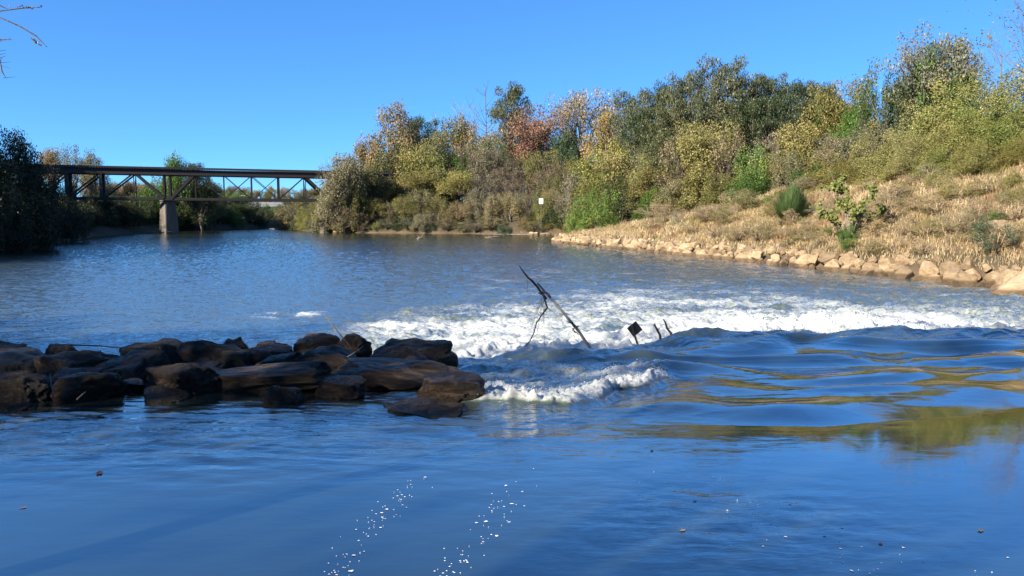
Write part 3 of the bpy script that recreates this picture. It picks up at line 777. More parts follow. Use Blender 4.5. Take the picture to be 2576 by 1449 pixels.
def proto_wispy(seed, per=26, ncl=70):
    random.seed(seed); cl = []
    while len(cl) < ncl:
        v = Vector((random.gauss(0,1), random.gauss(0,1), random.gauss(0,1))).normalized()*random.uniform(.5,1)
        p = Vector((v.x*.44, v.y*.44, .54+v.z*.42))
        if p.z < .12: continue
        cl.append((tuple(p), random.uniform(.05,.09)))
    C, S, T, Nn = clump_leaves(cl, per, 0.0115)
    mb = MB(); 
    stems = [(random.uniform(-.14,.14), random.uniform(-.14,.14)) for _ in range(4)]
    for sx_, sy_ in stems:
        mb.tube([(sx_*.2,sy_*.2,0),(sx_*.6,sy_*.6,.25),(sx_*1.2,sy_*1.2,.6)], [.014,.010,.005], 5)
    for c, r_ in cl:
        c = Vector(c); s0 = random.choice(stems); k = random.uniform(.15,.55)
        a = Vector((s0[0]*(k+.4), s0[1]*(k+.4), k*c.z*1.2))
        mid = a.lerp(c, .55)+Vector((0,0,.03)); mb.tube([a, mid, c], [.006,.0035,.0015], 4)
        for _ in range(7):
            e = c + Vector((random.gauss(0,1), random.gauss(0,1), random.gauss(.4,1)))*.05
            mb.tube([mid.lerp(c, random.random()), e], [.0018,.0006], 3)
    return normed("crown", C, S, T, Nn, mb.mesh("trunk", True))
PR = {'broad': [proto_broad(11), proto_broad(12), proto_broad(13, 60), proto_broad(14, 80)],
      'sparse': [proto_broad(21, 64, .25, .0105, 140, (.05,.09), 0, 4), proto_broad(22, 60, .28, .0105, 130, (.05,.09), 0, 4)],
      'bush': [proto_bush(31), proto_bush(32), proto_bush(33, 70), proto_bush(34, 66)],
      'pine': [proto_pine(41), proto_pine(42), proto_pine(43, .3)],
      'vine': [proto_vine(51), proto_vine(52)], 'tallpine': [proto_pine(45, .47), proto_pine(46, .47)],
      'wispy': [proto_wispy(61, 90), proto_wispy(62, 120), proto_wispy(63, 60)],
      'bigbush': [proto_bush(71, 105, 0.0095, 230), proto_bush(72, 110, 0.0095, 230)],
      'weed': [proto_wispy(81, 190, 50), proto_wispy(82, 140, 45)]}
for k, lst in PR.items():
    for cm, tm in lst:
        tm.materials.append(M_bark if k in ('broad','pine','vine','bush','tallpine') else (M_bark if k == 'bigbush' else (M_straw if k == 'weed' else M_twig)))
COLS = {'dkgreen': (.050,.068,.024), 'pine': (.088,.100,.038), 'olive': (.125,.115,.036), 'ygreen': (.145,.155,.042), 'green': (.065,.110,.022), 'bright': (.115,.175,.035),
        'gold': (.185,.135,.052), 'rust': (.165,.092,.058), 'tan': (.185,.150,.080), 'grey': (.14,.135,.075), 'yolive': (.175,.165,.055), 'brown': (.135,.105,.052), 'bluegreen': (.05,.075,.035),
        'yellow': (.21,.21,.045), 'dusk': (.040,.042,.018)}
CN = {'dkgreen': "dark green", 'pine': "dull green", 'olive': "olive", 'ygreen': "yellow green", 'green': "mid green", 'bright': "bright green", 'gold': "golden brown", 'rust': "rusty red",
      'tan': "tan", 'grey': "grey green", 'yolive': "yellowish olive", 'brown': "brown", 'bluegreen': "bluish green", 'yellow': "bright yellow", 'dusk': "shaded dark"}
KN = {'broad': ("leafy_tree","tree","broad crowned tree"), 'sparse': ("thinning_tree","tree","half bare tree"), 'bush': ("shrub","shrub","dense shrub"), 'pine': ("pine_tree","tree","pine tree"),
      'vine': ("vine_covered_tree","tree","vine draped tree"), 'tallpine': ("pine_tree","tree","tall pine"), 'wispy': ("twiggy_tree","tree","twiggy thin leaved tree"), 'bigbush': ("shrub","shrub","large billowing shrub"), 'weed': ("weed_clump","weeds","dry weed clump")}
GRP = {'pine': "pines on the ridge"}
auto = {}
vi = 0
def plant(kind, x, y, h, wd, colr, label=None, zone=None, sink=0.1, jitter=0.12):
    global vi
    vi += 1
    cm, tm = PR[kind][vi % len(PR[kind])]
    z = gz(x, y) - sink
    if kind in ('broad','sparse','wispy') : wd = max(wd, (.38 if zone == 'left' and y < 160 else .62)*h)
    if kind in ('pine','tallpine'): wd = max(wd, .42*h)
    if kind in ('vine',): wd = max(wd, .45*h)
    if kind in ('bush','bigbush'): wd = min(max(wd, .85*h), 1.35*h)
    root = empty(KN[kind][0], (x, y, z), random.uniform(0, 6.28)); root.scale = (wd, wd, h)
    oc = bpy.data.objects.new(cm.name.split('.')[0], cm); oc.parent = root; col.objects.link(oc)
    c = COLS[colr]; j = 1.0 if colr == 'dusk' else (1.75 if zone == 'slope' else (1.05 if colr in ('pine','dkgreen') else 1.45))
    c = (c[0]*j, c[1]*j*.97, c[2]*j); j = 1 + random.uniform(-jitter, jitter)
    oc.color = (c[0]*j*random.uniform(.92,1.08), c[1]*j, c[2]*j*random.uniform(.85,1.15), 1)
    ot = bpy.data.objects.new("trunk" if KN[kind][1] == "tree" else "stems", tm); ot.parent = root; col.objects.link(ot)
    root["category"] = KN[kind][1]
    if label: root["label"] = label
    else:
        px, py = to_px(x, y, z+h*.6)
        auto.setdefault((f"{CN[colr]} {KN[kind][2]}", zone, nearest_mark(px, zone)), []).append((px, root))
    return root
LM = {'far': [(760,"the bridge's right end"),(985,"the tall golden brown crown"),(1150,"the olive brown canopy"),(1225,"the dead snag"),(1330,"the rusty red tree"),(1470,"the wide tan crowned oak")],
      'right': [(1500,"the bright yellow vine tree"),(1640,"the yellow brown tree"),(1820,"the tallest pine"),(1935,"the dark pines"),(2130,"the pale topped tree"),(2235,"the vine covered tower"),(2355,"the tallest tree"),(2520,"the billowing yellowish shrubs")],
      'left': [(60,"the left picture edge"),(180,"the orange topped tree"),(320,"the left bridge span"),(425,"the concrete pier"),(560,"the middle bridge span"),(680,"the road overpass")],
      'slope': [(1480,"the grassy point"),(1700,"the tan grass tongue"),(1990,"the round green bush"),(2140,"the large leafed sapling"),(2340,"the upper dry slope"),(2540,"the right picture edge")],
      'off': [(0,"the shaded bank out of frame")]}
def nearest_mark(px, zone):
    return min(LM[zone], key=lambda q: abs(q[0]-px))[1]
def finish_labels():
    z2 = {'far': "near", 'right': "near", 'left': "near", 'slope': "on the slope near", 'off': "on"}
    zg = {'far': "trees and shrubs on the far bank", 'right': "trees and shrubs on the right hillside", 'left': "trees on the left bank", 'slope': "weeds on the dry slope", 'off': "trees behind the camera"}
    for (nm, zone, mk), lst in auto.items():
        lst.sort(key=lambda q: q[0])
        for j, (px, o) in enumerate(lst):
            s = f"{nm} {z2[zone]} {mk}"
            if len(lst) > 1: s = f"{ORD[j]} {s}, from left"
            o["label"] = s; o["group"] = zg[zone]
def T(kind, px, pyt, wpx, Y, colr, label=None, zone='far', hmin=1.5):
    p = at_y(px, pyt, Y); g = gz(p.x, p.y)
    return plant(kind, p.x, p.y, max(hmin, p.z - g + 0.1), wpx*Y/F, colr, label, zone)

# --- far bank
T('wispy',735,498,120,228,'olive',"olive grey leaning shrubby tree under the right end of the bridge")
T('broad',868,388,150,184.5,'grey',"grey green tree hiding the right end of the bridge")
T('wispy',845,395,90,184,'grey',"thin grey twiggy tree rising above the bridge's right end")
T('bush',835,470,90,184,'grey'); T('vine',900,460,90,183,'olive'); T('wispy',865,520,90,182,'brown'); T('broad',935,420,120,188,'olive')
T('broad',985,262,150,222,'gold',"tall golden brown tree with clumped crown, highest left of the snag")
T('broad',930,345,110,232,'gold',"smaller golden tree left of the tall golden brown crown")
T('pine',1058,298,120,236,'bluegreen',"bluish dark tree right beside the tall golden brown crown")
T('vine',985,362,110,204,'dkgreen',"dark green vine covered tree below the tall golden crown")
T('bush',955,440,90,200,'ygreen',"yellow green creeper mound below the tall golden crown")
T('broad',1150,292,150,226,'olive',"olive brown broad tree left of the dead snag")
T('broad',1110,330,110,214,'olive'); T('sparse',1195,300,90,222,'tan')
T('pine',1287,214,88,232,'pine',"dark green round topped tree right of the dead snag")
T('sparse',1332,258,190,212,'rust',"rusty red tree with dense twiggy crown in the middle of the far bank")
T('broad',1330,300,150,214,'rust',"lower rusty crown merged under the rusty red tree")
T('wispy',1240,360,150,200,'grey',"grey twiggy bare tree below the dead snag")
T('wispy',1180,350,120,202,'tan'); T('wispy',1270,420,120,194,'brown')
T('broad',1100,390,130,200,'ygreen'); T('broad',1060,430,110,196,'olive'); T('vine',1040,470,90,192,'dkgreen')
T('sparse',1468,222,200,220,'tan',"wide tan crowned oak with pale branches on the skyline")
T('sparse',1440,240,130,224,'tan'); T('sparse',1540,240,100,225,'brown')
T('broad',1525,282,120,196,'gold',"golden tan tree in front of the wide tan oak")
T('broad',1420,330,110,205,'bluegreen'); T('broad',1450,400,120,196,'olive')
T('wispy',1380,400,130,192,'brown'); T('wispy',1300,450,120,188,'brown'); T('wispy',1210,440,120,188,'grey')
T('broad',1150,430,120,190,'yolive'); T('bush',1010,500,110,186,'ygreen'); T('bush',920,505,100,187,'grey')
T('bush',985,535,90,184,'olive'); T('bush',1060,520,90,184,'dkgreen'); T('bush',1120,505,110,183,'yolive'); T('bush',1190,500,110,182,'tan')
T('bush',890,540,80,186,'olive'); T('bush',1055,548,70,181,'olive'); T('bush',1150,540,80,180,'yolive'); T('bush',1220,535,80,179,'brown')
T('wispy',900,520,80,184,'grey'); T('wispy',1270,500,110,180,'brown'); T('wispy',1330,490,110,178,'grey')
T('bush',1300,548,60,178,'dkgreen'); T('bush',1340,530,90,172,'bluegreen'); T('bush',1385,520,90,168,'dkgreen',"dark bluish shrub at the cove beside the white sign")
T('bush',1425,500,90,166,'dkgreen'); T('vine',1395,440,80,176,'olive'); T('bush',1372,478,46,170,'ygreen',"small bright yellow green tree just above the white sign")
T('broad',870,440,90,205,'dkgreen'); T('vine',905,450,70,202,'ygreen'); T('broad',1015,400,90,212,'dkgreen')
T('bush',775,520,70,215,'ygreen'); T('wispy',800,500,80,205,'olive'); T('bush',715,545,60,232,'olive'); T('bush',750,548,60,222,'bluegreen')
for i in range(46):   # deeper fill behind the front rows
    px = 830 + (i*37.7) % 620; Y = random.uniform(200, 250); top = np.interp(px, [830,900,960,1060,1200,1400,1450], [470,420,370,350,345,310,290]) + random.uniform(0,90)
    T(random.choice(['broad','broad','bush','wispy','vine','sparse']), px, top, random.uniform(80,130), Y, random.choice(['olive','olive','grey','ygreen','tan','dkgreen','green','yolive','green']))
# --- right hillside
for (px,py,wd,Y,c) in [(1590,232,90,170,'pine'),(1655,225,110,160,'pine'),(1700,205,100,150,'dkgreen'),(1735,182,110,140,'pine'),(1880,195,110,128,'pine'),(1935,190,100,132,'pine'),(1985,205,100,125,'dkgreen'),(2035,208,90,128,'pine'),(2075,215,80,120,'pine'),(1960,240,110,118,'dkgreen'),(1780,240,100,128,'pine'),(1620,280,100,150,'dkgreen'),(1690,270,110,140,'pine'),(1890,250,120,120,'dkgreen'),(2030,255,110,112,'dkgreen')]:
    T('pine',px,py,wd*1.25,Y,c,None,'right')
T('pine',1822,148,165,128,'pine',"tallest flat topped pine on the skyline with dark trunk",'right')
T('broad',2130,202,110,100,'olive',"pale topped green tree left of the vine covered tower",'right')
T('broad',2090,250,100,105,'green',None,'right')
T('vine',2238,155,105,88,'dkgreen',"dark vine covered tower of a tree left of the tallest tree",'right')
T('vine',2205,200,70,92,'green',None,'right')
T('sparse',2355,68,190,86,'grey',"tallest tree, thin grey brown crown over green vines",'right')
T('sparse',2370,85,170,87.5,'olive',None,'right'); T('sparse',2335,100,150,86.5,'grey',None,'right')
T('vine',2360,112,140,87,'green',"green vines climbing inside the tallest tree",'right')
T('broad',2330,150,160,88,'green',None,'right'); T('vine',2290,190,110,86,'dkgreen',None,'right'); T('broad',2420,180,120,84,'green',None,'right')
T('broad',2150,270,140,95,'green',None,'right'); T('bush',2230,300,160,84,'olive',None,'right'); T('broad',2180,320,140,88,'dkgreen',None,'right')
T('vine',1510,355,150,150,'yellow',"bright yellow green vine tree at the foot of the hillside",'right')
T('broad',1560,380,150,145,'yolive',None,'right'); T('vine',1480,400,100,148,'ygreen',None,'right'); T('bush',1500,440,140,138,'olive',None,'right'); T('bush',1570,440,140,135,'dkgreen',None,'right')
T('broad',1635,388,120,140,'yolive',"yellow brown tree right of the bright vine tree",'right'); T('wispy',1625,365,70,142,'ygreen',None,'right')
T('broad',1680,330,130,135,'pine',None,'right'); T('broad',1640,420,130,132,'olive',None,'right'); T('bush',1650,470,140,126,'green',None,'right')
T('broad',1770,300,190,118,'yolive',"tall olive yellow thicket below the tallest pine",'right'); T('wispy',1720,330,140,120,'tan',None,'right'); T('wispy',1830,320,140,114,'tan',None,'right')
T('bush',1720,400,150,116,'olive',None,'right'); T('bush',1780,410,150,113,'yolive',None,'right'); T('bush',1700,450,120,116,'grey',None,'right'); T('bush',1830,420,130,108,'olive',None,'right')
T('vine',1900,365,120,100,'bright',"bright green vine mound in front of the dark pines",'right'); T('bush',1875,425,130,98,'green',"blue green shrub mound at the foot of the dark pines",'right')
T('wispy',1960,330,170,102,'tan',None,'right'); T('broad',2000,310,180,100,'yolive',None,'right'); T('vine',1985,380,110,95,'grey',None,'right'); T('bush',2040,410,130,92,'green',None,'right')
T('wispy',2060,330,160,98,'olive',None,'right'); T('bush',2095,380,150,88,'yolive',None,'right'); T('bush',2060,430,90,90,'ygreen',None,'right')
T('wispy',2140,330,170,88,'tan',None,'right'); T('wispy',2220,310,170,82,'grey',None,'right'); T('bush',2130,400,150,82,'olive',None,'right')
for (px,py,wd,Y,c,lab) in [(2230,330,230,74,'yolive',"leftmost of the big billowing yellowish shrubs on the right hillside"),(2330,250,220,74,'yolive',None),(2420,190,230,72,'yolive',"yellow olive shrub directly below the tallest tree"),
   (2540,152,240,72,'yolive',"highest yellowish shrub at the right picture edge"),(2300,340,230,68,'yolive',None),(2400,300,240,66,'yolive',None),(2500,260,230,66,'ygreen',None),(2590,240,220,66,'yolive',None),(2620,180,220,72,'yolive',None),
   (2180,370,170,76,'olive',None),(2460,350,200,62,'yolive',None),(2560,340,200,61,'olive',None),(2350,370,180,65,'ygreen',None),(2250,390,170,70,'yolive',None),(2650,300,240,60,'yolive',None)]:
    T('bigbush',px,py,wd,Y,c,lab,'right')
for i in range(48):   # fill
    px = 1450 + (i*61.3) % 1200; Y = np.interp(px, [1450,1640,1840,2100,2300,2650], [150,138,118,98,84,72]) + random.uniform(0, 22)
    top = np.interp(px, [1450,1700,2000,2200,2400,2650], [400,330,330,310,270,230]) + random.uniform(-10,90)
    T(random.choice(['broad','bush','vine','wispy']), px, top, random.uniform(110,170), Y, random.choice(['olive','yolive','olive','green','dkgreen','ygreen','tan','grey']), None, 'right')
T('bush',1497,474,130,122,'bright',"bright green leafy shrub beside the pale leafless small tree",'right')
T('bush',1450,530,60,122,'bright',"low bright green shrub at the left foot of the grassy point",'right')
# --- left bank
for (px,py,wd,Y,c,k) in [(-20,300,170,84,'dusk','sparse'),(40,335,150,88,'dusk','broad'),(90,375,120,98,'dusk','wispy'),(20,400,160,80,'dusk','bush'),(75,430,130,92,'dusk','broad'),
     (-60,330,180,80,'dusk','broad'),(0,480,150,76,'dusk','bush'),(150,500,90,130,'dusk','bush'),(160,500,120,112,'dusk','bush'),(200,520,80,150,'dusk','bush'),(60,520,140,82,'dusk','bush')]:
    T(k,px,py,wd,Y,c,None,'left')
T('broad',130,372,90,215,'gold',"orange topped tree above the left end of the bridge",'left'); T('sparse',178,362,90,200,'grey',"pale grey half bare tree above the left end of the bridge",'left'); T('broad',235,392,60,230,'olive',"small round olive tree on the skyline left of the pier",'left')
T('broad',438,390,90,215,'green',"round topped green tree rising behind the concrete pier",'left'); T('pine',485,410,60,225,'dkgreen',None,'left'); T('broad',500,430,90,215,'dkgreen',None,'left'); T('broad',530,455,70,240,'olive',None,'left')
for i in range(26):
    px = 225 + i*12.5; Y = random.uniform(225, 270); T(random.choice(['broad','sparse','wispy','broad']), px, 452+random.uniform(0,22), random.uniform(50,80), Y, random.choice(['tan','brown','gold','grey','olive','tan']), None, 'left')
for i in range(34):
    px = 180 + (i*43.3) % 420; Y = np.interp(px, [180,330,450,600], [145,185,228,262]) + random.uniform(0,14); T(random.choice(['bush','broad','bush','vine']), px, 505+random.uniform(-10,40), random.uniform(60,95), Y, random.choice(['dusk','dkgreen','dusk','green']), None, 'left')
for i in range(14):
    px = 570 + i*11; T('bush', px, 508+random.uniform(-2,34), random.uniform(36,56), random.uniform(310,330), random.choice(['green','dkgreen','green']), None, 'left')
for i in range(26):
    px = 560 + i*12; T(random.choice(['broad','sparse']), px, 466+random.uniform(0,16), random.uniform(30,46), random.uniform(400,470), random.choice(['brown','olive','tan','dkgreen']), None, 'left')
random.seed(321)
def shore_row(pts, step, off, hr, wr, kinds, cols, zone):
    acc = 0.0
    for (ax, ay), (bx, by) in zip(pts[:-1], pts[1:]):
        L = math.hypot(bx-ax, by-ay); nx_, ny_ = -(by-ay)/L, (bx-ax)/L
        t = acc
        while t < L:
            x = ax+(bx-ax)*t/L; y = ay+(by-ay)*t/L; o_ = random.uniform(*off)
            if shore(np.array([x+nx_*o_]), np.array([y+ny_*o_]))[0] < 0: o_ = -o_
            plant(random.choice(kinds), x+nx_*o_, y+ny_*o_, random.uniform(*hr), random.uniform(*wr), random.choice(cols), None, zone); t += step*random.uniform(.75,1.25)
        acc = t-L
FB = [(13,160),(9,164),(-8,172),(-27,177),(-44,184),(-58,205),(-68,234),(-62,252)]
shore_row(FB, 3.4, (0.6,2.4), (2.2,4.6), (4,7), ['bush','bush','wispy'], ['olive','grey','ygreen','olive','dkgreen','brown','bluegreen','yolive'], 'far')
shore_row(FB[:6], 4.4, (4.5,8), (5,8.5), (6,9), ['bush','vine','wispy','broad'], ['olive','yolive','ygreen','dkgreen','tan','olive','grey'], 'far')
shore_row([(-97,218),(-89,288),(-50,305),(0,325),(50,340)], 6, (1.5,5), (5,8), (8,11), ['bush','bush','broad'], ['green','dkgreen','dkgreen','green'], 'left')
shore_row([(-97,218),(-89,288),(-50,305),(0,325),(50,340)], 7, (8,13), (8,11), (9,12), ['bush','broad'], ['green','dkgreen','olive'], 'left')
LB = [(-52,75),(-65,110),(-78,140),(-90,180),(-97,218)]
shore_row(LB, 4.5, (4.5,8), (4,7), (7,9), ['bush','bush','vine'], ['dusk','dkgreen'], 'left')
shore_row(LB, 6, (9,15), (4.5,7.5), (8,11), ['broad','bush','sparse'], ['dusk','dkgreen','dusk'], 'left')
# out of frame: trees on the left bank and on the bank behind the camera that shade the foreground
for i in range(44):
    y = -5 + (i//2)*12.5; x = -68 - (y > 90)*0.22*(y-90) - random.uniform(2,10) - (i % 2)*16
    if to_px(x, max(y, 1), 5)[0] > -150 and y > 1: x = min(x, -0.79*y - 6) if y < 110 else min(-118 - random.uniform(0,18), -0.80*y - 9)
    g = 24 if y < 200 else 20
    plant(random.choice(['broad','broad','vine']), x, y, random.uniform(g-3,g+3), random.uniform(12,16), 'dusk', None, 'off')
for (x, y, h) in [(-56,-6,20),(-47,-8,21),(-39,-5,19),(-32,-7,18),(-25,-7,19),(-12.3,-6.5,19),(-4,-9,21),(3,-10,20),(10,-10,20),(17,-9,19)]:
    plant('sparse' if -34 < x < -20 else 'tallpine' if -33 < x < 12 else 'broad', x, y, h+(3.4 if -33 < x < 12 else 2.5)+random.uniform(-1,1), random.uniform(10,13), 'dusk', None, 'off')

# --- dead snag
def snag(px, pyt, Y, name, lab, mat=M_paleb, seed=3, spread=.16, n_=16):
    random.seed(seed); top = at_y(px, pyt, Y); g = gz(top.x, top.y); h = top.z-g
    r_ = empty(name, (top.x, top.y, g-.1)); mb = MB()
    tr = [Vector((math.sin(t*4)*.3, math.cos(t*3)*.3, t*h)) for t in np.linspace(0,1,9)]
    mb.tube(tr, [(.30 if Y > 100 else .13)*(1-.85*t)+.02 for t in np.linspace(0,1,9)], 7); mb.build("trunk", mat, r_, True)
    mb = MB()
    for k in range(n_):
        t = random.uniform(.5,.97); a = tr[int(t*8)].lerp(tr[min(8,int(t*8)+1)], t*8-int(t*8)); an = random.uniform(0,6.28); L = h*spread*(1.3-t)*1.6
        e = a + Vector((math.cos(an)*L, math.sin(an)*L, L*random.uniform(.6,1.3))); m1 = a.lerp(e,.5)+Vector((0,0,-.1*L))
        q_ = 1.0 if Y > 100 else .4; mb.tube([a,m1,e],[(.10*(1.2-t)+.03)*q_,.05*q_,.02*q_],4)
        for q in range(5):
            s0 = m1.lerp(e, random.random()); e2 = s0+Vector((random.gauss(0,1),random.gauss(0,1),random.gauss(1,.7)))*L*.25; mb.tube([s0,e2],[.035*q_,.012*q_],3)
    mb.build("branches", mat, r_); tag(r_, lab, "tree", "bare trees on the skyline"); return r_
snag(1222,218,226,"dead_tree","tall dark dead snag with bare forked branches on the skyline",M_bark,3)
snag(1165,272,236,"bare_tree","thin bare tree on the skyline just left of the dead snag",M_paleb,4,.2,14)
snag(1098,288,240,"bare_tree","thin bare twigged tree above the olive brown canopy",M_paleb,5,.2,14)
snag(2520,130,76,"bare_tree","leafless twiggy tree left of the right picture edge skyline",M_twig,6,.2,20)
snag(2470,165,78,"bare_tree","fine bare twigs between the tallest tree and right picture edge",M_twig,9,.2,20)
# sparse tree at right edge with a few leaves
rt = snag(2600,20,66,"bare_tree","bare branches with scattered leaves reaching in at the upper right corner",M_twig,8,.22,30)
C = rng.normal(0,1,(520,3))*np.array([2.2,2.0,2.6]) + np.array([-.2,0,13.5]); C[:,2] = np.clip(C[:,2], 7, 18)
me = leaves_mesh("leaves", C, rng.uniform(.05,.11,520), rng.random(520)); o = link("leaves", me, M_leaf, rt); o.color = (*COLS['brown'],1)

# --- small things of the slope
random.seed(77)
def slope_xy(px, py, Y): 
    """walk along the pixel ray until it meets the ground"""
    r_ = ray(px, py); ks = np.linspace(20, 200, 1400)/r_.y; X = r_.x*ks; YY = r_.y*ks; Z = CAMZ+r_.z*ks; g = ground(X, YY)
    i = np.argmax(Z < g); return float(X[i]), float(YY[i])
# round green needle bush
def tuft(px, py, wpx, hpx, colr, nm, lab, nbl=2600, cat="shrub"):
    x, y = slope_xy(px, py, 0); Y = y; wd = wpx*Y/F; h = hpx*Y/F
    th = rng.uniform(0, 2*np.pi, nbl); sp = rng.uniform(0,1,nbl)**.6
    base = np.stack([np.cos(th)*sp*wd*.22, np.sin(th)*sp*wd*.22, np.zeros(nbl)], -1); L = rng.uniform(.3,1.08,nbl)
    tip = np.stack([np.cos(th)*sp*wd*.5, np.sin(th)*sp*wd*.5, h*np.sqrt(1-.7*sp**2)*L*(1+.10*np.sin(th*3))], -1)
    mid = base*.5+tip*.5; mid[:,2] += h*.08
    side = np.stack([-np.sin(th), np.cos(th), np.zeros(nbl)], -1)*.022
    V = np.stack([base-side, base+side, mid+side, mid-side, tip+side*.3, tip-side*.3], 1).reshape(-1,3); k = np.arange(nbl)[:,None]*6
    Fc = np.concatenate([k+np.array([0,1,2,3]), k+np.array([3,2,4,5])])
    tn = rng.uniform(.2,.8,nbl); me = np_mesh(nm, V, Fc, False, {"tint": ('FACE','FLOAT', np.concatenate([tn,tn]))})
    r_ = empty(nm, (x, y, gz(x, y)-.05)); o = link("foliage", me, M_leaf, r_); o.color = (*colr, 1)
    mb = MB(); 
    for q in range(7):
        a = q*.9; mb.tube([(0,0,0),(math.cos(a)*wd*.12, math.sin(a)*wd*.12, h*.4)],[.03,.012],4)
    mb.build("stems", M_bark, r_); tag(r_, lab, cat); return r_
tuft(1990,556,100,88,(.10,.15,.05),"green_bush","round green needle leaved bush alone on the dry slope",3400)
# big leafed sapling
def sapling(px, py, wpx, hpx, lab, nleaf=520, ls=.16, colr=(.17,.19,.045)):
    x, y = slope_xy(px, py, 0); wd = wpx*y/F; h = hpx*y/F; r_ = empty("sapling", (x, y, gz(x,y)-.05)); mb = MB(); C = []
    for k in range(11):
        a = random.uniform(0,6.28); t = random.uniform(.12,1); e = Vector((math.cos(a)*wd*.5*random.uniform(.25,1), math.sin(a)*wd*.35*random.uniform(.3,1), h*t)); m1 = Vector((e.x*.35, e.y*.35, h*t*.5))
        mb.tube([(0,0,0),m1,e],[.035,.02,.006],5)
        for q in range(6):
            s0 = m1.lerp(e, random.random()); e2 = s0+Vector((random.gauss(0,.3),random.gauss(0,.3),random.gauss(.15,.3))); mb.tube([s0,e2],[.012,.005],3)
            for _ in range(nleaf//66): C.append(s0.lerp(e2, random.random())+Vector((random.gauss(0,.1),random.gauss(0,.1),random.gauss(0,.1))))
    mb.build("stems", M_paleb, r_); C = np.array(C)
    o = link("leaves", leaves_mesh("leaves", C, rng.uniform(.6,1.2,len(C))*ls, rng.random(len(C)), np.tile([-.4,-.5,.6],(len(C),1)), .8), M_leaf, r_); o.color = (*colr,1)
    tag(r_, lab, "sapling"); return r_
sapling(2140,602,260,285,"tall sapling with large pale green leaves on the dry slope",1500,.13)
# pale leafless small tree
x, y = slope_xy(1522, 556, 0); r_ = empty("small_tree", (x, y, gz(x,y)-.1)); mb = MB(); mb.tube([(0,0,0),(.1,0,.9),(0,0,1.6)],[.13,.10,.07],6); mb.build("trunk", M_paleb, r_)
mb = MB()
for k in range(9):
    a = k*.75; L = random.uniform(1.5,3.0); e = Vector((math.cos(a)*L*.7, math.sin(a)*L*.6, 1.6+L*.9)); m1 = Vector((e.x*.45,e.y*.45,1.6+L*.35)); mb.tube([(0,0,1.4),m1,e],[.06,.045,.02],5)
    for q in range(4): s0 = m1.lerp(e, random.random()); mb.tube([s0, s0+Vector((random.gauss(0,.4),random.gauss(0,.3),random.gauss(.4,.3)))],[.025,.01],3)
mb.build("branches", M_paleb, r_); tag(r_, "pale leafless small tree with forked branches on the grassy point", "tree")
# weeds
WD = [(1590,545,70,45,'tan'),(1610,520,60,40,'brown'),(1700,515,70,40,'yolive'),(1680,550,80,35,'brown'),(1760,500,70,35,'olive'),(1800,560,80,40,'brown'),(1850,520,80,40,'tan'),(1880,600,70,55,'brown'),(1910,612,60,50,'grey'),(1800,600,60,35,'tan'),
      (1850,610,60,35,'brown'),(1950,480,70,30,'yolive'),(2040,590,60,40,'tan'),(2060,470,70,30,'tan'),(2100,520,50,60,'tan'),(2200,600,70,50,'brown'),(2240,560,70,50,'tan'),(2290,600,80,55,'brown'),(2330,600,60,45,'olive'),(2380,600,80,60,'grey'),
      (2420,590,80,60,'brown'),(2450,560,90,60,'tan'),(2500,640,100,85,'bluegreen'),(2480,600,70,50,'dkgreen'),(2540,620,80,60,'tan'),(2560,560,90,60,'brown'),(2350,540,80,45,'brown'),(2250,500,80,40,'olive'),(2400,500,80,40,'yolive'),(2480,490,90,40,'tan'),
      (2550,470,90,40,'olive'),(2300,470,80,30,'tan'),(2190,480,60,35,'yolive'),(2320,640,60,35,'tan'),(2200,640,60,30,'olive'),(2010,610,50,30,'olive'),(1960,600,50,30,'tan'),(1740,590,50,30,'tan'),(1640,580,50,30,'tan'),(2070,620,50,35,'tan'),(2130,630,40,25,'green'),(1985,618,40,26,'green')]
random.seed(99)
for _ in range(58):
    px = random.uniform(1640, 2570); t_ = random.random(); lo = np.interp(px, [1640,1840,2100,2576],[595,600,620,650]); hi = np.interp(px, [1640,1840,2100,2576],[535,490,465,420])
    WD.append((px, hi+(lo-hi)*t_, random.uniform(30,90), random.uniform(18,46), random.choice(['olive','yolive','tan','tan','grey','olive','green','ygreen'])))
for (px,py,wd,hp,c) in WD:
    c = {'brown':'tan'}.get(c, c)
    x, y = slope_xy(px, py, 0); k = 'weed' if c in ('tan','brown','grey') else ('bush' if random.random() < .4 else 'weed')
    r_ = plant(k, x, y, 1.15*hp*y/F, 1.35*wd*y/F, c, None, 'slope'); r_.name = "weed_clump"
finish_labels()

# dry grass
ng = 620000
gx = rng.uniform(4, 75, ng); gy = rng.uniform(26, 150, ng)
dd = shore(gx, gy)
lim = 27 + 4*perlin(gx*.08, gy*.08, 91)
ok = (dd > 1.5) & (dd < lim) & (gx > 0) & ~((gy > 124) & (gx < 22)) & (np.abs(gx) < gy*.78)
dens = np.interp(gy, [26,60,100,150], [1,.75,.5,.35]); ok &= rng.random(ng) < dens
gx, gy, dd = gx[ok], gy[ok], dd[ok]; gz_ = ground(gx, gy); n_ = len(gx); print("grass", n_)
pat = fbm(gx*.16, gy*.16, 93, 4); pat2 = fbm(gx*.5, gy*.5, 95, 3); clump = np.clip(.75+.6*perlin(gx*.7, gy*.7, 97), .3, 1.5)
hgt = (0.36 + 0.40*rng.random(n_))*clump*np.interp(gy, [26,60,120], [.85,1.1,1.3])*(.8+.2*sstep(dd, 1, 4))
an = rng.uniform(0, 2*np.pi, n_); ln = rng.uniform(.3,1.25, n_)
wd = rng.uniform(.007,.020,n_)*np.interp(gy, [26,60,120], [.9,1.4,2.2])
B = np.stack([gx, gy, gz_-.04], -1); sd = np.stack([np.cos(an), np.sin(an)*.6, 0*an], -1)*wd[:,None]
dr = np.stack([np.cos(an+1.4+rng.normal(0,.8,n_)), np.sin(an+1.4+rng.normal(0,.8,n_)), 0*an], -1)
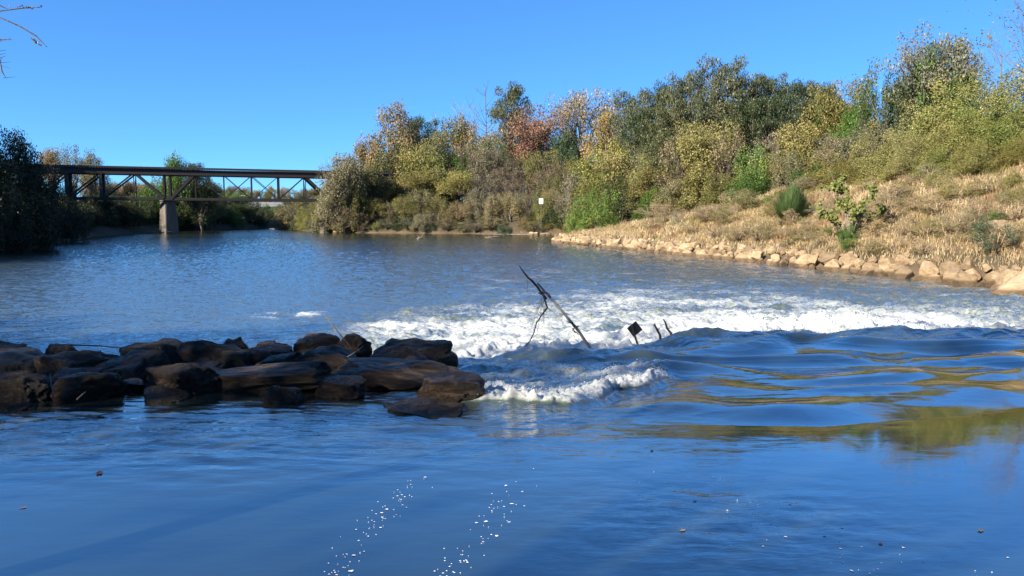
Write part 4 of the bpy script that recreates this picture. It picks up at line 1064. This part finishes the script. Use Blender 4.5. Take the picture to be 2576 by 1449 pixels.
md = B + dr*(hgt*ln*.3)[:,None]; md[:,2] += hgt*.62; tp = B + dr*(hgt*ln)[:,None]; tp[:,2] += hgt*np.clip(1.05-ln*.35,.5,1)
V = np.stack([B-sd, B+sd, md+sd*.9, md-sd*.9, tp+sd*.25, tp-sd*.25], 1).reshape(-1,3); k = np.arange(n_)[:,None]*6
Fc = np.concatenate([k+np.array([0,1,2,3]), k+np.array([3,2,4,5])])
tan = np.array([.56,.435,.235]); pale = np.array([.66,.54,.34]); rus = np.array([.42,.24,.12]); olv = np.array([.27,.23,.075]); grn = np.array([.13,.17,.045])
cc = tan[None]*np.ones((n_,1)); t_ = sstep(pat2, -.2, .6)[:,None]; cc = cc*(1-t_)+pale*t_
t_ = (sstep(pat, -.02, .5)*.9*sstep(dd, 3, 9))[:,None]; cc = cc*(1-t_)+olv*t_
t_ = (sstep(-pat, .3, .65)*.8)[:,None]; cc = cc*(1-t_)+rus*t_
t_ = (sstep(fbm(gx*.3, gy*.3, 99, 3), .55, .85)*.8)[:,None]; cc = cc*(1-t_)+grn*t_
cc = cc*rng.uniform(.65,1.15,(n_,1)); ca = np.concatenate([cc, np.ones((n_,1))], 1)
me = np_mesh("dry_grass", V, Fc, False, {"gcol": ('FACE','FLOAT_COLOR', np.concatenate([ca,ca]))})
tag(link("dry_grass", me, M_grass), "tall dry tan grass covering the slope of the right bank", "grass", kind="stuff")

# ------------------------------------------------------------------ railway bridge
p1 = Vector((-80.1,174,0)); p2 = Vector((-45.0,187.4,0)); bd = (p2-p1).normalized(); bn = Vector((-bd.y, bd.x, 0))
br = empty("railway_bridge", tuple(p1)); tag(br, "dark steel deck truss railway bridge crossing the river at left", "bridge")
def BP(s, z, off=0.0): return bd*s + bn*off + Vector((0,0,z))
ZT, ZB = 12.7, 6.85
S0, S1 = -45, 52
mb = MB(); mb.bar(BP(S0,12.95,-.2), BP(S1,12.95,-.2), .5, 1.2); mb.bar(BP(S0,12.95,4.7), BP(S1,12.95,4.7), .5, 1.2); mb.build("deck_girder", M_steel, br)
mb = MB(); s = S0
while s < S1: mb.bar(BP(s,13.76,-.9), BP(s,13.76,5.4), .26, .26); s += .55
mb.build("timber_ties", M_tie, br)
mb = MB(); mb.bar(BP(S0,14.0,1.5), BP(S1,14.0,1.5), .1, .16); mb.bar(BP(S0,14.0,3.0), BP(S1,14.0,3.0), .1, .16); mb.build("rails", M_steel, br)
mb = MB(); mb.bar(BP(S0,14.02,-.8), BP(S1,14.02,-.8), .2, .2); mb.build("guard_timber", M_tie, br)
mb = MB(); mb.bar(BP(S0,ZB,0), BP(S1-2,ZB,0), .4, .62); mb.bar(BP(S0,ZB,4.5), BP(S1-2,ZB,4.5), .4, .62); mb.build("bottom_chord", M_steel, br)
PL = 6.7; PRr = 6.25
posts = [(-5*PL,.5),(-4*PL,.35),(-3*PL,.8),(-2*PL,.7),(-PL,.22),(-.5,.45),(.75,.45),(PRr,.3),(2*PRr,.4),(3*PRr,.35),(4*PRr,.4),(5*PRr,.25),(6*PRr-.3,.45),(6*PRr+.9,.45),(7*PRr,.3),(8*PRr,.35)]
for s, w_ in posts:
    for off in (0,4.5):
        mb = MB(); mb.bar(BP(s,ZB,off), BP(s,ZT,off), w_, w_*.8, up=(bd.x,bd.y,0)); mb.build("post", M_steel, br)
dg = [(-5*PL,-4*PL,0,.3),(-4*PL,-3*PL,1,.3),(-3*PL,-2*PL,1,.34),(-3*PL,-2*PL,0,.16),(-2*PL,-PL,1,.34),(-PL+.3,-.6,0,.6),(.9,PRr-.2,1,.6),(PRr,2*PRr,0,.16),(2*PRr,3*PRr,1,.13),(2*PRr,3*PRr,0,.13),(3*PRr,4*PRr,1,.16),(3*PRr,4*PRr,0,.16),
      (4*PRr,5*PRr,1,.2),(5*PRr,6*PRr-.4,0,.6),(6*PRr+.9,7*PRr,1,.55),(7*PRr,8*PRr,0,.2)]
for a, b_, upw, w_ in dg:
    for off in (0,4.5):
        mb = MB()
        if upw: mb.bar(BP(a,ZB+.1,off), BP(b_,ZT-.1,off), w_, w_)
        else: mb.bar(BP(a,ZT-.1,off), BP(b_,ZB+.1,off), w_, w_)
        mb.build("diagonal", M_steel, br)
for s, w_ in posts[::1]:
    mb = MB(); mb.bar(BP(s,ZB,0), BP(s,ZB,4.5), .2, .25); mb.bar(BP(s,ZB,0), BP(s,ZT-.2,4.5), .1, .1); mb.build("cross_bracing", M_steel, br)
def pier(s, length, hw, top):
    ax = Vector((.25,.968,0)).normalized(); sd_ = Vector((ax.y,-ax.x,0)); c = BP(s, 0, 2.2)
    mb = MB(); H = (top+2.6)
    mb.box(c+Vector((0,0,-2.6+H/2)), (hw*1.35, length/2*1.14, H/2), (sd_, ax, Vector((0,0,1))), .74)
    mb.box(c+Vector((0,0,top+.16)), (hw*1.12, length/2*.92, .16), (sd_, ax, Vector((0,0,1))))
    o = mb.build("pier", M_conc, br)
    bmm = bmesh.new(); bmm.from_mesh(o.data); bmesh.ops.bevel(bmm, geom=bmm.edges[:], offset=.12, segments=2, affect='EDGES'); bmm.to_mesh(o.data); bmm.free()
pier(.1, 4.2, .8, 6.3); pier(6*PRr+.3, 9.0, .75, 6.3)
# road overpass beyond
a = at_y(560,512,352); b_ = at_y(800,516,372)
rb = empty("road_overpass", (a.x, a.y, 0)); tag(rb, "pale concrete road overpass seen far off under the railway bridge", "bridge")
d_ = Vector((b_.x-a.x, b_.y-a.y, 0))
mb = MB(); mb.bar((0,0,8.6), tuple(d_+Vector((0,0,8.6))), 9, 1.1); mb.build("deck", M_pale, rb)
mb = MB(); mb.bar((0,-4.6,9.7), tuple(d_+Vector((0,-4.6,9.7))), .25, .8); mb.build("parapet", M_pale, rb)
for t in (.15,.45,.75,1.0):
    mb = MB(); mb.box(tuple(d_*t+Vector((0,0,3))), (.6,3,5.05)); mb.build("column", M_pale, rb)
# street lamp on overpass
p = at_y(612,492,366); lp = empty("street_lamp", (p.x, p.y, 9.2)); mb = MB(); mb.tube([(0,0,0),(0,0,p.z-9.2)],[.12,.08],6); mb.build("pole", M_post, lp)
mb = MB(); mb.box((-.6,0,p.z-9.2),(.45,.25,.18)); mb.box((.6,0,p.z-9.2),(.45,.25,.18)); mb.build("lamp_head", M_signw, lp); tag(lp, "twin headed white street lamp on the far road overpass", "street lamp")

# ------------------------------------------------------------------ driftwood snag, sign and sticks at the weir
def W(px, py, Y): return at_y(px, py, Y)
dw = empty("driftwood_pole", tuple(W(1490,880,15.2))); o0 = Vector(dw.location)
def rel(*pp): return [W(*q)-o0 for q in pp]
mb = MB(); mb.tube(rel((1494,890,15.2),(1455,832,15.25),(1410,778,15.3),(1372,735,15.35),(1352,712,15.4)), [.034,.031,.028,.025,.02], 8); mb.build("pole", M_galv, dw, True)
mb = MB(); mb.tube(rel((1375,752,15.25),(1362,737,15.25),(1352,722,15.25),(1338,706,15.25),(1328,698,15.25),(1316,683,15.25),(1306,668,15.25)), [.025,.03,.026,.027,.022,.02,.014], 6)
mb.tube(rel((1364,735,15.22),(1371,757,15.22),(1377,774,15.22),(1361,795,15.22),(1350,812,15.22),(1343,838,15.22),(1333,858,15.22),(1316,878,15.25)), [.02,.019,.02,.014,.013,.012,.011,.008], 6)
mb.tube(rel((1362,736,15.2),(1378,738,15.2),(1386,747,15.2)), [.016,.016,.01], 5)
mb.build("branch", M_darkwood, dw, True)
mb = MB()
for k in range(12):
    sx_ = 1366+random.uniform(-6,14); sy_ = 735+random.uniform(0,30); ex = sx_+random.uniform(-45,5); ey = sy_+random.uniform(50,115)
    mb.tube(rel((sx_,sy_,15.2),((sx_+ex)/2+random.uniform(-6,6),(sy_+ey)/2,15.2),(ex,ey,15.2)), [.004,.003,.002], 3)
mb.tube(rel((1377,774,15.2),(1398,790,15.2),(1428,826,15.2)), [.006,.004,.002], 3); mb.tube(rel((1328,706,15.2),(1326,735,15.2),(1330,745,15.2)), [.004,.003,.002], 3)
mb.build("twigs", M_darkwood, dw)
mb = MB()
for (px,py) in [(1438,812),(1446,822),(1447,832),(1364,738)]:
    for k in range(6):
        c = W(px+random.uniform(-4,4), py+random.uniform(-4,4), 15.2)-o0; mb.tube([c, c+Vector((random.uniform(-.06,.06),-.03,random.uniform(-.06,.05)))],[.012,.008],4)
mb.build("snagged_weed", M_darkwood, dw)
tag(dw, "leaning grey pole with dark branch and twigs stuck in the rapids", "driftwood")
p = W(1600,848,17.2); sg = empty("drowned_sign", tuple(p)); mb = MB()
u = Vector((.78,.1,.62)).normalized(); v = Vector((-.62,-.05,.78)).normalized(); nrm = u.cross(v)
c0 = W(1597,828,17.2)-p; mb.box(tuple(c0), (.125,.125,.012), (u,v,nrm)); mb.build("sign_panel", M_signb, sg)
mb = MB(); mb.bar(tuple(W(1588,818,17.2)-p+Vector((0,-.04,0))), tuple(W(1604,868,17.2)-p+Vector((0,-.04,0))), .045, .045); mb.build("post", M_darkwood, sg)
mb = MB(); mb.box(tuple(c0+u*.128), (.006,.13,.02), (u,v,nrm)); mb.box(tuple(c0+v*.128), (.13,.006,.02), (u,v,nrm)); mb.box(tuple(c0-u*.128), (.006,.13,.02), (u,v,nrm)); mb.build("frame", M_darkwood, sg)
tag(sg, "tilted dark square sign on a post poking out of the rapids", "sign")
for pts, lab in [([(1662,858),(1660,842),(1652,828),(1646,815),(1650,823)],"crooked dark stick in the rapids nearest the tilted sign"),([(1690,852),(1688,838),(1678,826),(1674,812),(1669,803)],"taller crooked dark stick in the rapids farther from the tilted sign")]:
    b0 = W(*pts[0],17.0); st = empty("stick", tuple(b0)); mb = MB(); mb.tube([W(a_,c_,17.0)-b0 for a_,c_ in pts[:4]]+[W(*pts[4],17.0)-b0], [.03,.028,.024,.02,.012], 6)
    mb.build("stem", M_darkwood, st, True); q = W(pts[2][0]+6, pts[2][1]+0, 17.0)-b0; mb = MB(); mb.tube([W(*pts[2],17.0)-b0, q, q+Vector((.02,0,.04))],[.014,.01,.006],5); mb.build("side_twig", M_darkwood, st); tag(st, lab, "stick", "sticks in the rapids")
# twigs on the weir boulders
for pl, Y, mt, lab in [([(132,1003),(134,985),(128,965),(126,945),(130,938)],9.15,M_drift,"pale curved twig standing in front of the sunlit rock"),([(194,1005),(205,995),(216,985)],9.1,M_drift,"short pale twig leaning on the sunlit rock"),
    ([(180,868),(250,870),(300,875),(380,877)],10.9,M_darkwood,"long thin dark twig lying across the rocks at left"),([(252,882),(260,900),(268,918)],10.5,M_darkwood,"short dark twig on the flat topped brown rock"),
    ([(820,795),(850,835),(880,870),(900,900)],11.9,M_bark,"thin branch slanting over the pyramid shaped rock"),([(850,905),(880,895),(915,870)],11.4,M_drift,"bent branch wedged left of the large dark block")]:
    b0 = W(*pl[0],Y); mb = MB(); mb.tube([W(*q,Y)-b0 for q in pl], [.012]+[.009]*(len(pl)-2)+[.004], 5); o = mb.build("twig", mt, None, True); o.location = b0; tag(o, lab, "twig", "twigs caught on the weir")

# ------------------------------------------------------------------ far bank details
p = W(1361,524,166); g = gz(p.x,p.y); top = W(1361,502,166); sn = empty("river_sign", (p.x,p.y,g)); mb = MB(); mb.bar((0,0.05,0),(0,0.05,top.z-g),.1,.1); mb.build("post", M_post, sn)
mb = MB(); mb.box((0,-.05,top.z-g-.35),(.46,.03,.58)); mb.build("sign_panel", M_signw, sn); tag(sn, "small white sign on a post above the far cove", "sign")
p = at_z(1270,586,FAR); sw = empty("stone_outfall", (p.x,p.y+2,FAR-.3)); mb = MB(); mb.box((-1.6,0,1.2),(1.2,1.0,1.5)); mb.box((0.9,.6,1.9),(.55,.8,2.2)); mb.build("wall", M_conc, sw)
mb = MB(); mb.box((-.3,.3,.7),(.9,.4,.9)); mb.build("culvert", M_signb, sw); tag(sw, "old stone outfall wall at the far waterline below the red tree", "outfall")
random.seed(5)
def log(px, py, L, ang, r0, lab, mat=M_drift, Yz=FAR, branches=3):
    p = at_z(px, py, Yz); d = Vector((math.cos(ang), math.sin(ang)*.4, random.uniform(0,.12))); r_ = empty("driftwood_log", (p.x,p.y,Yz+r0*.5))
    mb = MB(); mb.tube([-d*L/2, Vector((0,0,.1)), d*L/2],[r0,r0*.8,r0*.4],6); mb.build("trunk", mat, r_, True); mb = MB()
    for k in range(branches): s0 = d*L*random.uniform(-.3,.5); mb.tube([s0, s0+Vector((random.uniform(-1,1),random.uniform(-.5,.5),random.uniform(.3,1.4)))],[r0*.4,r0*.15],4)
    mb.build("branches", mat, r_); tag(r_, lab, "log", "driftwood along the banks")
log(718,578,8,0,.25,"bleached log lying off the point under the bridge"); log(700,576,6,.2,.18,"thin bleached log farthest out off the point",branches=5); log(935,584,7,.3,.25,"pale fallen log on the far bank right of the second pier",branches=6); log(905,583,5,-.2,.2,"short pale log beside the second pier"); log(962,582,5,.8,.2,"upright leaning pale log on the far bank",branches=6)
log(1130,586,9,0,.2,"long thin log on the sand under the far trees"); log(1057,601,1.6,.9,.14,"small pale branch stuck in midstream before the far bank"); log(1243,598,3.5,.0,.14,"dark branchy snag in midstream below the outfall",M_bark,branches=6)
log(24,614,5,0,.22,"sunlit pale log on the left bank at the picture edge",Yz=FAR+.1); log(110,603,5,.1,.16,"pale driftwood on the left bank right of the edge log",Yz=FAR+.1); log(385,588,9,0,.12,"thin dark driftwood raft at the foot of the concrete pier",M_bark); log(60,607,7,.3,.15,"dark forked log leaning on the left bank",M_bark,Yz=FAR+.1)
# small rocks on far waterline
k = 0
for (px,py,s_) in [(845,586,.6),(860,586,.5),(880,585,.7),(900,586,.5),(1185,587,.5),(1200,586,.6),(1215,586,.5),(1232,587,.6),(1296,588,.9),(1305,585,1.0),(1316,589,.8),(1328,588,.9),(1340,590,.7),(1352,591,.7),(1365,592,.6),(1378,591,.6),(1310,580,.8),(800,584,.6),(815,585,.7)]:
    p = at_z(px, py, FAR); o = bpy.data.objects.new("rock", protos[k % 12]); k += 1; col.objects.link(o); o.location = (p.x,p.y,FAR+.1); o.scale = (s_*1.3,s_,s_*.7); o.rotation_euler = (0,.1,k)
    where = "left of the second pier" if px < 830 else ("right of the second pier" if px < 950 else ("left of the outfall" if px < 1250 else "right of the outfall"))
    rips.setdefault(where, []).append((px, o))
for wh, lst in rips.items():
    if isinstance(wh, str):
        for j, (px, o) in enumerate(sorted(lst, key=lambda q: q[0])): tag(o, f"small pale rock at the far waterline {wh}, {ORD[j]} from left", "rock", "rocks at the far waterline")

# ------------------------------------------------------------------ overhanging tree at the top left corner
ot = empty("overhanging_tree", (-7.2,1.0,gz(-7.2,1.0)-.1)); o0 = Vector(ot.location)
mb = MB(); mb.tube([(0,0,0),(.1,.2,2.5),(-.1,.5,5),(0,.8,8)],[.16,.13,.1,.05],8); mb.build("trunk", M_bark, ot, True)
Yb = 5.2
def R(px, py): return W(px, py, Yb)-o0
mb = MB(); tk = Vector((0,.4,4.0))
for pl in [[(-120,60),(0,28),(60,20),(105,18)],[(-140,20),(0,44),(50,66),(90,90),(112,112)],[(-120,90),(0,100),(30,99)],[(-100,140),(0,150),(5,180),(15,197)],[(-60,5),(0,14),(22,24)]]:
    q = [R(*a_) for a_ in pl]; mb.tube([tk]+q, [.03,.010]+[.0045]*(len(q)-2)+[.0015], 4)
for (a_,c_) in [((0,128),(16,126)),((0,137),(14,134)),((2,157),(26,156)),((3,165),(26,172)),((8,196),(40,193)),((0,146),(16,140))]: mb.tube([R(*a_),R(*c_)],[.002,.001],3)
mb.build("branches", M_bark, ot)
C = []
def lf(pts, n_):
    for _ in range(n_): 
        i = random.random()*(len(pts)-1); k = int(i); t = i-k; C.append(R(pts[k][0]*(1-t)+pts[k+1][0]*t+random.uniform(-2,2), pts[k][1]*(1-t)+pts[k+1][1]*t+random.uniform(-4,4)))
lf([(46,18),(105,17)],26); lf([(80,96),(92,108),(118,116)],22); lf([(0,100),(8,98)],4); lf([(22,99),(32,98)],4); lf([(20,14),(30,15)],2); lf([(3,150),(4,151)],2); lf([(-60,30),(-5,30)],14)
C = np.array([c[:] for c in C]); o = link("leaves", leaves_mesh("leaves", C, rng.uniform(.007,.013,len(C)), rng.random(len(C))), M_leaf, ot); o.color = (.22,.19,.13,1)
tag(ot, "twigs with small curled leaves hanging in at the upper left corner", "tree")
print("objects", len(bpy.data.objects))
